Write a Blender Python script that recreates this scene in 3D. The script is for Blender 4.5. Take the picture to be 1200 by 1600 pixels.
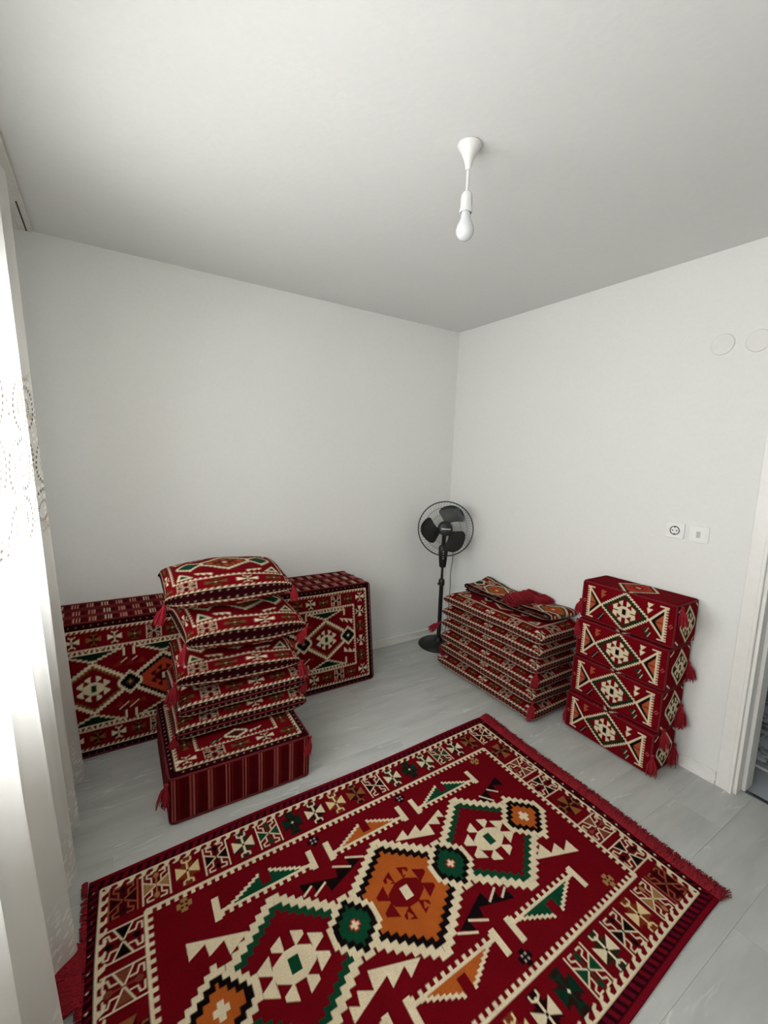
import bpy, math, random
import numpy as np
from mathutils import Matrix, Vector
PI = math.pi
rnd = random.Random(7)
for o in list(bpy.data.objects): bpy.data.objects.remove(o)
scene = bpy.context.scene
COL = scene.collection

# ------------------------------------------------------------------ camera
F_PX, YAW, PITCH, ROLL = 685.76, 0.568042, -0.130831, 0.037030
def cam_axes():
    cy, sy, cp, sp = math.cos(YAW), math.sin(YAW), math.cos(PITCH), math.sin(PITCH)
    f = Vector((sy*cp, cy*cp, sp)); r = Vector((cy, -sy, 0)); u = r.cross(f)
    c, s = math.cos(ROLL), math.sin(ROLL)
    return c*r + s*u, -s*r + c*u, f
_r, _u, _f = cam_axes()
cd = bpy.data.cameras.new('camera'); cam = bpy.data.objects.new('camera', cd); COL.objects.link(cam)
cd.sensor_fit = 'HORIZONTAL'; cd.sensor_width = 36; cd.lens = F_PX*36/1200; cd.clip_start = 0.02
cam.matrix_world = Matrix(((_r.x, _u.x, -_f.x, 0), (_r.y, _u.y, -_f.y, 0), (_r.z, _u.z, -_f.z, 1.5), (0, 0, 0, 1)))
scene.camera = cam

# ------------------------------------------------------------------ light
XL, XR, YB, YF, ZC = -0.46, 2.407, 2.76, -0.55, 2.471      # room shell
WIN = dict(y0=-0.10, y1=1.99, z0=0.86, z1=2.13)            # window in the left wall
world = bpy.data.worlds.new('sky'); scene.world = world; world.use_nodes = True
wn = world.node_tree.nodes; wl = world.node_tree.links; wn['Background'].inputs[1].default_value = 17.8
wn['Background'].inputs[0].default_value = (.905, .935, .945, 1)        # even hazy daylight
def portal(name, loc, rot, sx, sy):
    l = bpy.data.lights.new(name, 'AREA'); l.shape = 'RECTANGLE'; l.size = sx; l.size_y = sy
    l.cycles.is_portal = True
    o = bpy.data.objects.new(name, l); o.location = loc; o.rotation_euler = rot; COL.objects.link(o); return o
portal('window_left_offscreen', (XL-0.21, (WIN['y0']+WIN['y1'])/2, (WIN['z0']+WIN['z1'])/2), (0, -PI/2, 0), WIN['z1']-WIN['z0'], WIN['y1']-WIN['y0'])
vs = scene.view_settings; vs.view_transform = 'Standard'; vs.look = 'None'; vs.gamma = 1; vs.use_curve_mapping = False
vs.exposure = 0.18

# ------------------------------------------------------------------ materials
def lin(c):
    c = np.asarray(c, float)/255; return np.where(c <= .04045, c/12.92, ((c+.055)/1.055)**2.4)
def rgba(c): return tuple(lin(c)) + (1,)
def nmat(name):
    m = bpy.data.materials.new(name); m.use_nodes = True
    nt = m.node_tree; return m, nt, nt.nodes['Principled BSDF']
def ramp(nt, stops):
    r = nt.nodes.new('ShaderNodeValToRGB'); e = r.color_ramp.elements
    while len(e) < len(stops): e.new(.5)
    for i, (p, c) in enumerate(stops): e[i].position = p; e[i].color = c
    return r
def noise(nt, scale, detail=3, vec=None, rough=.5):
    n = nt.nodes.new('ShaderNodeTexNoise'); n.inputs['Scale'].default_value = scale; n.inputs['Detail'].default_value = detail; n.inputs['Roughness'].default_value = rough
    if vec is not None: nt.links.new(vec, n.inputs['Vector'])
    return n
def bump(nt, b, src, strength, dist=.002):
    n = nt.nodes.new('ShaderNodeBump'); n.inputs['Strength'].default_value = strength; n.inputs['Distance'].default_value = dist
    nt.links.new(src, n.inputs['Height']); nt.links.new(n.outputs[0], b.inputs['Normal'])
def objco(nt): return nt.nodes.new('ShaderNodeTexCoord').outputs['Object']
def simple(name, c, rough=.5, metal=0, var=.06, scale=30, bmp=0):
    m, nt, b = nmat(name); n = noise(nt, scale, 3, objco(nt))
    k = lin(c); r = ramp(nt, [(.3, tuple(k*(1-var))+(1,)), (.7, tuple(np.minimum(k*(1+var), 1))+(1,))])
    nt.links.new(n.outputs['Fac'], r.inputs[0]); nt.links.new(r.outputs[0], b.inputs['Base Color'])
    b.inputs['Roughness'].default_value = rough; b.inputs['Metallic'].default_value = metal
    if bmp: bump(nt, b, n.outputs['Fac'], bmp)
    return m
M = {}
M['wall'] = simple('wall_paint', (233, 233, 230), .85, var=.012, scale=60, bmp=.15)
M['ceiling'] = simple('ceiling_paint', (220, 221, 219), .9, var=.012, scale=45, bmp=.3)
M['trim'] = simple('white_trim', (236, 234, 230), .35, var=.02)
M['plastic'] = simple('white_plastic', (240, 240, 238), .3, var=.01)
M['cover'] = simple('painted_cover', (231, 230, 227), .7, var=.01)
M['bulb'] = simple('frosted_bulb', (214, 216, 218), .25, var=.005)
M['rocker'] = simple('grey_rocker', (196, 194, 188), .4, var=.01)
M['lampwhite'] = simple('lamp_plastic', (222, 222, 219), .35, var=.01)
M['dark'] = simple('dark_slot', (30, 28, 27), .6)
M['black'] = simple('black_plastic', (11, 11, 12), .46, var=.1)
M['blackwire'] = simple('black_wire', (20, 20, 22), .4)
M['chrome'] = simple('dark_chrome', (120, 120, 125), .22, 1.0)
M['silver'] = simple('silver_print', (215, 215, 218), .4)
M['red_yarn'] = simple('red_yarn', (142, 9, 28), .95, var=.6, scale=240)
M['piping'] = simple('red_piping', (98, 8, 18), .9, var=.2, scale=90)
M['rail'] = simple('curtain_rail', (214, 212, 205), .5)
M['outside'] = simple('hall_wall_paint', (214, 218, 220), .8, var=.01)

def fabric(name):
    m, nt, b = nmat(name)
    a = nt.nodes.new('ShaderNodeAttribute'); a.attribute_name = 'Col'
    co = objco(nt)
    n = noise(nt, 350, 2, co); n2 = noise(nt, 14, 3, co)
    r = ramp(nt, [(.25, (.78, .78, .78, 1)), (.75, (1.16, 1.16, 1.16, 1))]); r2 = ramp(nt, [(.3, (.92, .92, .92, 1)), (.7, (1.06, 1.06, 1.06, 1))])
    nt.links.new(n.outputs['Fac'], r.inputs[0]); nt.links.new(n2.outputs['Fac'], r2.inputs[0])
    x = nt.nodes.new('ShaderNodeMixRGB'); x.blend_type = 'MULTIPLY'; x.inputs[0].default_value = 1
    y = nt.nodes.new('ShaderNodeMixRGB'); y.blend_type = 'MULTIPLY'; y.inputs[0].default_value = 1
    nt.links.new(a.outputs['Color'], x.inputs[1]); nt.links.new(r.outputs[0], x.inputs[2])
    nt.links.new(x.outputs[0], y.inputs[1]); nt.links.new(r2.outputs[0], y.inputs[2])
    nt.links.new(y.outputs[0], b.inputs['Base Color']); b.inputs['Roughness'].default_value = .95
    b.inputs['Specular IOR Level'].default_value = .04
    bump(nt, b, n.outputs['Fac'], .5, .0015)
    return m
M['kilim'] = fabric('kilim_weave')

def floor_mat():
    m, nt, b = nmat('grey_laminate')
    co = objco(nt); oi = nt.nodes.new('ShaderNodeObjectInfo')
    mul = nt.nodes.new('ShaderNodeVectorMath'); mul.operation = 'MULTIPLY_ADD'
    cmb = nt.nodes.new('ShaderNodeCombineXYZ')
    for i, k in enumerate((17., 31., 9.)):
        mm = nt.nodes.new('ShaderNodeMath'); mm.operation = 'MULTIPLY'; mm.inputs[1].default_value = k
        nt.links.new(oi.outputs['Random'], mm.inputs[0]); nt.links.new(mm.outputs[0], cmb.inputs[i])
    nt.links.new(co, mul.inputs[0]); mul.inputs[1].default_value = (1.5, 7.5, 1); nt.links.new(cmb.outputs[0], mul.inputs[2])
    n = noise(nt, 1.6, 5, mul.outputs[0], .55)
    r = ramp(nt, [(.28, rgba((170, 172, 168))), (.5, rgba((185, 187, 183))), (.72, rgba((196, 198, 194)))])
    nt.links.new(n.outputs['Fac'], r.inputs[0])
    # light veins
    n2 = noise(nt, .9, 4, mul.outputs[0], .6)
    v = ramp(nt, [(.485, (0, 0, 0, 1)), (.5, (.5, .5, .5, 1)), (.515, (0, 0, 0, 1))]); nt.links.new(n2.outputs['Fac'], v.inputs[0])
    n3 = noise(nt, 2.2, 2, mul.outputs[0]); g = ramp(nt, [(.5, (0, 0, 0, 1)), (.62, (1, 1, 1, 1))]); nt.links.new(n3.outputs['Fac'], g.inputs[0])
    k = nt.nodes.new('ShaderNodeMath'); k.operation = 'MULTIPLY'; nt.links.new(v.outputs[0], k.inputs[0]); nt.links.new(g.outputs[0], k.inputs[1])
    x = nt.nodes.new('ShaderNodeMixRGB'); nt.links.new(k.outputs[0], x.inputs[0]); nt.links.new(r.outputs[0], x.inputs[1]); x.inputs[2].default_value = rgba((232, 234, 233))
    nt.links.new(x.outputs[0], b.inputs['Base Color']); b.inputs['Roughness'].default_value = .42
    return m
M['floor'] = floor_mat()

def curtain_mat():
    m = bpy.data.materials.new('lace_curtain'); m.use_nodes = True; nt = m.node_tree; nt.nodes.clear(); L = nt.links
    out = nt.nodes.new('ShaderNodeOutputMaterial')
    uv = nt.nodes.new('ShaderNodeAttribute'); uv.attribute_name = 'cloth'      # (metres along the cloth, height, 0)
    sep = nt.nodes.new('ShaderNodeSeparateXYZ'); L.new(uv.outputs['Vector'], sep.inputs[0])
    def math_(op, a, bb, clamp=False):
        n = nt.nodes.new('ShaderNodeMath'); n.operation = op; n.use_clamp = clamp
        for i, q in enumerate((a, bb)):
            if isinstance(q, (int, float)): n.inputs[i].default_value = q
            elif q is not None: L.new(q, n.inputs[i])
        return n.outputs[0]
    def band(lo, hi, soft):
        def mr(a, b_):
            n = nt.nodes.new('ShaderNodeMapRange'); L.new(sep.outputs[1], n.inputs[0]); n.inputs[1].default_value = a; n.inputs[2].default_value = b_; return n.outputs[0]
        return math_('MULTIPLY', mr(lo-soft, lo+soft), mr(hi+soft, hi-soft))
    lace = band(1.17, 1.72, .05); hem = band(-.1, .20, .05)
    # oval medallions with dotted outlines
    per_x, per_z = .115, .19
    cx = math_('SUBTRACT', math_('FRACT', math_('DIVIDE', sep.outputs[0], per_x), None), .5)
    cz = math_('SUBTRACT', math_('FRACT', math_('DIVIDE', sep.outputs[1], per_z), None), .5)
    rr = math_('SQRT', math_('ADD', math_('MULTIPLY', cx, cx), math_('MULTIPLY', cz, cz)), None)
    ring = math_('LESS_THAN', math_('ABSOLUTE', math_('SUBTRACT', rr, .43), None), .035)
    ring2 = math_('LESS_THAN', math_('ABSOLUTE', math_('SUBTRACT', rr, .20), None), .03)
    ang = math_('ARCTAN2', cz, cx)
    dots = math_('GREATER_THAN', math_('SINE', math_('MULTIPLY', ang, 26.), None), -.1)
    holes = math_('MULTIPLY', math_('MULTIPLY', math_('MAXIMUM', ring, ring2), dots), lace)
    vor = nt.nodes.new('ShaderNodeTexVoronoi'); vor.inputs['Scale'].default_value = 48; L.new(uv.outputs['Vector'], vor.inputs['Vector'])
    flow = math_('MULTIPLY', math_('LESS_THAN', vor.outputs['Distance'], .36), math_('MAXIMUM', lace, hem))
    nz = noise(nt, 7, 2, uv.outputs['Vector'])
    gold = math_('MULTIPLY', math_('MULTIPLY', lace, math_('GREATER_THAN', nz.outputs['Fac'], .53)), .8)
    col = nt.nodes.new('ShaderNodeMixRGB'); L.new(gold, col.inputs[0]); col.inputs[1].default_value = (.85, .83, .79, 1); col.inputs[2].default_value = (.62, .52, .38, 1)
    col2 = nt.nodes.new('ShaderNodeMixRGB'); L.new(holes, col2.inputs[0]); L.new(col.outputs[0], col2.inputs[1]); col2.inputs[2].default_value = (.10, .09, .08, 1)
    d = nt.nodes.new('ShaderNodeBsdfDiffuse'); t = nt.nodes.new('ShaderNodeBsdfTranslucent'); tr = nt.nodes.new('ShaderNodeBsdfTransparent')
    L.new(col2.outputs[0], d.inputs[0]); L.new(col2.outputs[0], t.inputs[0])
    m1 = nt.nodes.new('ShaderNodeMixShader'); m1.inputs[0].default_value = .55; L.new(d.outputs[0], m1.inputs[1]); L.new(t.outputs[0], m1.inputs[2])
    m2 = nt.nodes.new('ShaderNodeMixShader')
    fac = math_('SUBTRACT', .30, math_('ADD', math_('MULTIPLY', flow, .25), math_('MULTIPLY', math_('MAXIMUM', lace, hem), .08)), True)
    L.new(fac, m2.inputs[0]); L.new(m1.outputs[0], m2.inputs[1]); L.new(tr.outputs[0], m2.inputs[2])
    L.new(m2.outputs[0], out.inputs[0]); return m
M['curtain'] = curtain_mat()

def glass_mat():
    m = bpy.data.materials.new('window_glass'); m.use_nodes = True; nt = m.node_tree; nt.nodes.clear()
    o = nt.nodes.new('ShaderNodeOutputMaterial'); t = nt.nodes.new('ShaderNodeBsdfTransparent'); g = nt.nodes.new('ShaderNodeBsdfGlossy'); g.inputs['Roughness'].default_value = .02
    f = nt.nodes.new('ShaderNodeFresnel'); f.inputs[0].default_value = 1.3
    x = nt.nodes.new('ShaderNodeMixShader'); nt.links.new(f.outputs[0], x.inputs[0]); nt.links.new(t.outputs[0], x.inputs[1]); nt.links.new(g.outputs[0], x.inputs[2]); nt.links.new(x.outputs[0], o.inputs[0])
    return m
M['glass'] = glass_mat()
def mottled():
    m, nt, b = nmat('mottled_weave'); n = noise(nt, 9, 6, objco(nt), .7)
    r = ramp(nt, [(.40, rgba((40, 42, 48))), (.47, rgba((150, 155, 165))), (.53, rgba((215, 218, 226))), (.62, rgba((228, 230, 236)))])
    nt.links.new(n.outputs['Fac'], r.inputs[0]); nt.links.new(r.outputs[0], b.inputs['Base Color']); b.inputs['Roughness'].default_value = .5
    bump(nt, b, n.outputs['Fac'], .8, .02); return m
M['mottled'] = mottled()
M['hallfloor'] = simple('hall_tile', (170, 176, 182), .22, var=.08, scale=3)

# ------------------------------------------------------------------ mesh helpers
def tag(o, label=None, cat=None, group=None, kind=None):
    for k, v in (('label', label), ('category', cat), ('group', group), ('kind', kind)):
        if v: o[k] = v
    return o
def empty(name, loc=(0, 0, 0), rz=0):
    o = bpy.data.objects.new(name, None); o.empty_display_size = .05; o.location = loc; o.rotation_euler = (0, 0, rz); COL.objects.link(o); return o
def link(name, me, mat=None, parent=None, loc=None, rot=None):
    o = bpy.data.objects.new(name, me); COL.objects.link(o)
    if mat is not None and not me.materials: me.materials.append(M[mat] if isinstance(mat, str) else mat)
    if parent: o.parent = parent
    if loc is not None: o.location = loc
    if rot is not None: o.rotation_euler = rot
    return o
class MB:
    def __init__(s): s.v = []; s.f = []
    def add(s, v, f): n = len(s.v); s.v += [tuple(p) for p in v]; s.f += [tuple(i+n for i in q) for q in f]; return s
    def box(s, x0, x1, y0, y1, z0, z1, bev=0):
        if bev <= 0:
            v = [(x, y, z) for x in (x0, x1) for y in (y0, y1) for z in (z0, z1)]
            return s.add(v, [(0, 1, 3, 2), (4, 6, 7, 5), (0, 4, 5, 1), (2, 3, 7, 6), (0, 2, 6, 4), (1, 5, 7, 3)])
        v = []; idx = {}
        X, Y, Z = (x0, x1), (y0, y1), (z0, z1); b = bev
        for i in (0, 1):
            for j in (0, 1):
                for k in (0, 1):
                    sx, sy, sz = (1, -1)[i], (1, -1)[j], (1, -1)[k]
                    for a, (dx, dy, dz) in enumerate(((0, b, b), (b, 0, b), (b, b, 0))):
                        idx[i, j, k, a] = len(v); v.append((X[i]+sx*dx, Y[j]+sy*dy, Z[k]+sz*dz))
        I = lambda i, j, k, a: idx[i, j, k, a]
        f = []
        for i in (0, 1): f.append([I(i, 0, 0, 0), I(i, 1, 0, 0), I(i, 1, 1, 0), I(i, 0, 1, 0)][::1 if i else -1])
        for j in (0, 1): f.append([I(0, j, 0, 1), I(0, j, 1, 1), I(1, j, 1, 1), I(1, j, 0, 1)][::1 if j else -1])
        for k in (0, 1): f.append([I(0, 0, k, 2), I(1, 0, k, 2), I(1, 1, k, 2), I(0, 1, k, 2)][::1 if k else -1])
        for i in (0, 1):
            for j in (0, 1): f.append([I(i, j, 0, 0), I(i, j, 0, 1), I(i, j, 1, 1), I(i, j, 1, 0)])
            for k in (0, 1): f.append([I(i, 0, k, 0), I(i, 0, k, 2), I(i, 1, k, 2), I(i, 1, k, 0)])
        for j in (0, 1):
            for k in (0, 1): f.append([I(0, j, k, 1), I(0, j, k, 2), I(1, j, k, 2), I(1, j, k, 1)])
        for i in (0, 1):
            for j in (0, 1):
                for k in (0, 1): f.append([I(i, j, k, 0), I(i, j, k, 1), I(i, j, k, 2)])
        return s.add(v, f)
    def tube(s, pts, r, n=8, closed=False, cap=True):
        P = [Vector(p) for p in pts]; m = len(P); R = r if hasattr(r, '__len__') else [r]*m
        rings = []; up = None
        for i in range(m):
            a = P[(i-1) % m] if (closed or i > 0) else P[i]; b = P[(i+1) % m] if (closed or i < m-1) else P[i]
            t = (b-a).normalized()
            if up is None: up = Vector((0, 0, 1)) if abs(t.z) < .9 else Vector((1, 0, 0))
            x = (up - t*up.dot(t)).normalized(); up = x; y = t.cross(x)
            rings.append([P[i] + (x*math.cos(2*PI*k/n) + y*math.sin(2*PI*k/n))*R[i] for k in range(n)])
        v = [p for q in rings for p in q]; f = []
        for i in range(m if closed else m-1):
            j = (i+1) % m
            for k in range(n): f.append((i*n+k, i*n+(k+1) % n, j*n+(k+1) % n, j*n+k))
        if not closed and cap: f += [tuple(range(n))[::-1], tuple((m-1)*n+k for k in range(n))]
        return s.add(v, f)
    def lathe(s, prof, n=32, axis=None, at=(0, 0, 0)):
        """profile of (radius, height); axis = 3x3 columns for x,y,z"""
        A = axis or Matrix.Identity(3); at = Vector(at); v = []; f = []
        for r, h in prof:
            for k in range(n): v.append(at + A @ Vector((r*math.cos(2*PI*k/n), r*math.sin(2*PI*k/n), h)))
        for i in range(len(prof)-1):
            for k in range(n): f.append((i*n+k, i*n+(k+1) % n, (i+1)*n+(k+1) % n, (i+1)*n+k))
        if prof[0][0] > 1e-5: f.append(tuple(range(n))[::-1])
        if prof[-1][0] > 1e-5: f.append(tuple((len(prof)-1)*n+k for k in range(n)))
        return s.add(v, f)
    def mesh(s, name, smooth=False):
        me = bpy.data.meshes.new(name); me.from_pydata([tuple(p) for p in s.v], [], s.f); me.validate()
        if smooth:
            me.polygons.foreach_set('use_smooth', [True]*len(me.polygons))
            try: me.set_sharp_from_angle(angle=math.radians(40))
            except Exception: pass
        me.update(); return me
    def build(s, name, mat, parent=None, smooth=False, loc=None, rot=None): return link(name, s.mesh(name, smooth), mat, parent, loc, rot)

def np_mesh(name, V, Fq, col=None, smooth=True):
    """fast mesh of quads from numpy arrays, with a colour for each vertex"""
    me = bpy.data.meshes.new(name); nv, nf = len(V), len(Fq)
    me.vertices.add(nv); me.vertices.foreach_set('co', V.astype(np.float32).ravel())
    me.loops.add(nf*4); me.loops.foreach_set('vertex_index', Fq.astype(np.int32).ravel())
    me.polygons.add(nf); me.polygons.foreach_set('loop_start', (np.arange(nf)*4).astype(np.int32))
    try: me.polygons.foreach_set('loop_total', np.full(nf, 4, np.int32))
    except Exception: pass
    me.polygons.foreach_set('use_smooth', np.full(nf, smooth))
    if col is not None:
        a = me.color_attributes.new('Col', 'FLOAT_COLOR', 'POINT')
        c = np.ones((nv, 4), np.float32); c[:, :3] = col; a.data.foreach_set('color', c.ravel())
    me.update(calc_edges=True); me.validate(); return me
def grid_faces(ny, nx, off=0, flip=False):
    i = np.arange(ny-1)[:, None]*nx + np.arange(nx-1)[None]
    q = np.stack([i, i+1, i+nx+1, i+nx], -1).reshape(-1, 4) + off
    return q[:, ::-1] if flip else q
def smoothnoise(x, y, seed, sc):
    r = np.random.RandomState(seed); o = np.zeros_like(x)
    for k in range(5):
        a, b, p, q = r.uniform(-1, 1, 2).tolist() + r.uniform(0, 6.28, 2).tolist()
        o = o + np.sin((a*x+b*y)*sc*(1+.4*k)+p)*np.cos((b*x-a*y)*sc*(1+.4*k)+q)/(1+.5*k)
    return o/2.2

# ------------------------------------------------------------------ woven pattern drawing (in centimetres, x right, y down, centre 0)
RED, DRED, BLK, CRM = (102, 5, 16), (66, 4, 11), (18, 9, 10), (216, 200, 168)
GRN, ORG, TAN, BRN, DGN = (14, 62, 40), (168, 84, 32), (156, 112, 68), (84, 48, 26), (10, 44, 30)
WINE = (42, 3, 9)
class Cv:
    def __init__(s, W, H, ppc, bg=RED):
        s.W, s.H, s.p = W, H, ppc; s.nx, s.ny = int(round(W*ppc)), int(round(H*ppc))
        s.a = np.empty((s.ny, s.nx, 3), np.float32); s.a[:] = lin(bg)
    def poly(s, pts, c):
        P = np.asarray(pts, float)*s.p; P = P + (s.nx/2, s.ny/2)
        x0, y0 = np.floor(P.min(0)).astype(int)-1; x1, y1 = np.ceil(P.max(0)).astype(int)+1
        x0, y0, x1, y1 = max(x0, 0), max(y0, 0), min(x1, s.nx), min(y1, s.ny)
        if x0 >= x1 or y0 >= y1: return
        X = np.arange(x0, x1)[None]+.5; Y = np.arange(y0, y1)[:, None]+.5
        ins = np.zeros((y1-y0, x1-x0), bool)
        for (ax, ay), (bx, by) in zip(P, np.roll(P, -1, 0)):
            if ay == by: continue
            ins ^= ((ay > Y) != (by > Y)) & (X < (bx-ax)*(Y-ay)/(by-ay)+ax)
        s.a[y0:y1, x0:x1][ins] = lin(c)
    def rect(s, x0, x1, y0, y1, c): s.poly([(x0, y0), (x1, y0), (x1, y1), (x0, y1)], c)
    def line(s, pts, w, c):
        for (ax, ay), (bx, by) in zip(pts[:-1], pts[1:]):
            d = math.hypot(bx-ax, by-ay) or 1; nx, ny = -(by-ay)/d*w/2, (bx-ax)/d*w/2; ex, ey = (bx-ax)/d*w/2*.6, (by-ay)/d*w/2*.6
            s.poly([(ax-ex+nx, ay-ey+ny), (bx+ex+nx, by+ey+ny), (bx+ex-nx, by+ey-ny), (ax-ex-nx, ay-ey-ny)], c)
    def field(s, x0, x1, y0, y1, fn):
        """fn(X,Y) -> list of (mask, colour) painted in order"""
        i0, i1 = max(int((x0+s.W/2)*s.p), 0), min(int((x1+s.W/2)*s.p), s.nx); j0, j1 = max(int((y0+s.H/2)*s.p), 0), min(int((y1+s.H/2)*s.p), s.ny)
        X, Y = np.meshgrid((np.arange(i0, i1)+.5)/s.p-s.W/2, (np.arange(j0, j1)+.5)/s.p-s.H/2)
        for m, c in fn(X, Y): s.a[j0:j1, i0:i1][m] = lin(c)
    def sample(s, x, y, cell):
        """box filtered colours at x, y (cm)"""
        k = max(int(round(cell*s.p))//2, 0)
        if not hasattr(s, '_b') or s._k != k:
            a = s.a
            if k:
                pad = np.pad(a, ((k+1, k), (k+1, k), (0, 0)), mode='edge').astype(np.float64); c = pad.cumsum(0).cumsum(1); n = 2*k+1
                a = ((c[n:, n:]-c[:-n, n:]-c[n:, :-n]+c[:-n, :-n])/n**2).astype(np.float32)
            s._b, s._k = a, k
        i = np.clip(((x+s.W/2)*s.p).astype(int), 0, s.nx-1); j = np.clip(((y+s.H/2)*s.p).astype(int), 0, s.ny-1)
        return s._b[j, i]
def tf(cx, cy, sx=1, sy=1, rot=0):
    c, sn = round(math.cos(rot)), round(math.sin(rot))
    return lambda pts: [(cx + c*x*sx - sn*y*sy, cy + sn*x*sx + c*y*sy) for x, y in pts]
def motif_h(cv, T, k, ln, fill, bg=None):
    if bg: cv.poly(T([(-4.3, -5.6), (4.3, -5.6), (4.3, 5.6), (-4.3, 5.6)]), bg)
    for sx in (-1, 1):
        cv.poly(T([(sx*3.7, -2.3), (sx*3.7, 2.3), (0, 0)]), fill)
        cv.line(T([(sx*4.2, -5.6), (sx*4.2, 5.6)]), .62*k, ln)
        for sy in (-1, 1):
            cv.line(T([(sx*4.2, sy*2.7), (sx*.3, sy*.2)]), .6*k, ln)
            cv.line(T([(sx*1.5, sy*1.5), (sx*1.5, sy*3.3), (sx*3.0, sy*3.9), (sx*2.9, sy*5.1), (sx*1.1, sy*5.1)]), .6*k, ln)
    for sy in (-1, 1): cv.poly(T([(-.8, sy*3.4), (0, sy*2.2), (.8, sy*3.4), (.8, sy*4.3), (0, sy*5.0), (-.8, sy*4.3)]), fill)
    cv.line(T([(0, -3.5), (0, 3.5)]), .55*k, fill)
def motif_x(cv, T, k, ln, bg=None, dot=BLK):
    if bg: cv.poly(T([(-3.9, -2.9), (-1.2, -1.6), (-2.3, -5.6), (2.3, -5.6), (1.2, -1.6), (3.9, -2.9), (3.9, 2.9), (1.2, 1.6), (2.3, 5.6), (-2.3, 5.6), (-1.2, 1.6), (-3.9, 2.9)]), bg)
    for s in (-1, 1):
        cv.poly(T([(s*3.9, -2.7), (s*3.9, 2.1), (s*.3, .25), (s*.3, -.25)]), ln)
        cv.line(T([(0, 0), (0, s*3.9)]), .9*k, ln)
        for q in (-1, 1): cv.line(T([(0, s*3.2), (q*1.5, s*4.0), (q*1.5, s*5.1)]), .75*k, ln)
        for q in (-1, 1): cv.poly(T([(q*.7, s*.9), (q*2.7, s*2.5), (q*1.2, s*2.7)]), dot if bg is None else bg)
    cv.poly(T([(-.6, 0), (0, -.6), (.6, 0), (0, .6)]), dot)
STY = {'hK': ('h', CRM, BLK), 'hG': ('h', CRM, GRN), 'hT': ('h', CRM, TAN), 'hB': ('h', (150, 78, 52), WINE), 'hR': ('h', CRM, (120, 60, 44)),
       'xK': ('x', CRM, (36, 9, 12)), 'xG': ('x', CRM, (40, 36, 24)), 'xT': ('x', (214, 188, 140), (112, 46, 24)), 'xB': ('x', (134, 80, 46), (46, 8, 10)), 'dG': ('x', DGN, (38, 20, 16)), 'dB': ('x', (96, 66, 34), (70, 18, 14)), 'wK': ('x', CRM, None)}
def motif(cv, key, cx, cy, sx, sy, rot=0, k=.82):
    t, a, b = STY[key]; T = tf(cx, cy, sx, sy, rot)
    if t == 'h': motif_h(cv, T, k*min(sx, sy), a, b, DRED if key == 'hB' else None)
    else: motif_x(cv, T, k*min(sx, sy), a, b, CRM if key in ('dG', 'dB', 'hB') else BLK)
FLOWER = [[(1.6, 9.3), (5.1, 7.5), (5.1, 6.2), (1.8, 4.3)], [(6.1, 5.9), (10.2, 3.6), (10.2, 2.3), (6.5, .2)]]
def flower(cv, cx, cy, s, c, mid, sy=None):
    sy = sy or s
    for p in FLOWER:
        for a in (-1, 1):
            for b in (-1, 1): cv.poly([(cx+a*x*s, cy+b*y*sy) for x, y in p], c)
    cv.poly([(cx+x*s, cy+y*sy) for x, y in ((1.9, -4.6), (6.1, -2.3), (6.7, 0), (6.1, 2.3), (1.9, 4.8), (-1.9, 4.8), (-6.1, 2.3), (-6.7, 0), (-6.1, -2.3), (-1.9, -4.6))], c)
    cv.poly([(cx-1.6*s, cy-2.2*sy), (cx+1.6*s, cy-2.2*sy), (cx+1.6*s, cy+2.4*sy), (cx-1.6*s, cy+2.4*sy)], mid)
def hexagon(cv, cx, cy, w, h, flat, bands, step):
    """stepped hexagon: half width w, half height h, half length of the upright sides flat; bands = [(inset, colour)]"""
    def fn(X, Y):
        x = np.abs(X-cx); y = np.abs(Y-cy); q = (np.floor(y/step)+.5)*step
        d = np.minimum((w-x), (h - q - x*(h-flat)/w)*w/math.hypot(w, h-flat))
        return [(d > i, c) for i, c in bands]
    cv.field(cx-w-1, cx+w+1, cy-h-1, cy+h+1, fn)
def dotband(cv, x0, x1, y0, y1, horiz, pitch, size, c=CRM):
    cx, cy = (x0+x1)/2, (y0+y1)/2; n = int(((x1-x0) if horiz else (y1-y0))/pitch)
    for i in range(n):
        t = (i-(n-1)/2)*pitch; px, py = (cx+t, cy) if horiz else (cx, cy+t)
        cv.poly([(px-size, py), (px, py-size), (px+size, py), (px, py+size)], c)
def wave(cv, hw, hh, t, pitch, amp, c=CRM):
    for s in (-1, 1):
        cv.rect(-hw, hw, s*hh-t/2, s*hh+t/2, c); cv.rect(s*hw-t/2, s*hw+t/2, -hh, hh, c)
        n = int(2*hw/pitch)
        for i in range(n):
            x = -hw+(i+.5)*2*hw/n; p = pitch
            cv.poly([(x-s*p*.45, s*hh), (x+s*p*.25, s*hh), (x+s*p*.10, s*(hh-amp*.55)), (x+s*p*.45, s*(hh-amp*.8)), (x+s*p*.3, s*(hh-amp)), (x-s*p*.12, s*(hh-amp*.85))], c)
        n = int(2*hh/pitch)
        for i in range(n):
            y = -hh+(i+.5)*2*hh/n; p = pitch
            cv.poly([(s*hw, y-s*p*.45), (s*hw, y+s*p*.25), (s*(hw-amp*.55), y+s*p*.10), (s*(hw-amp*.8), y+s*p*.45), (s*(hw-amp), y+s*p*.3), (s*(hw-amp*.85), y-s*p*.12)], c)
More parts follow.
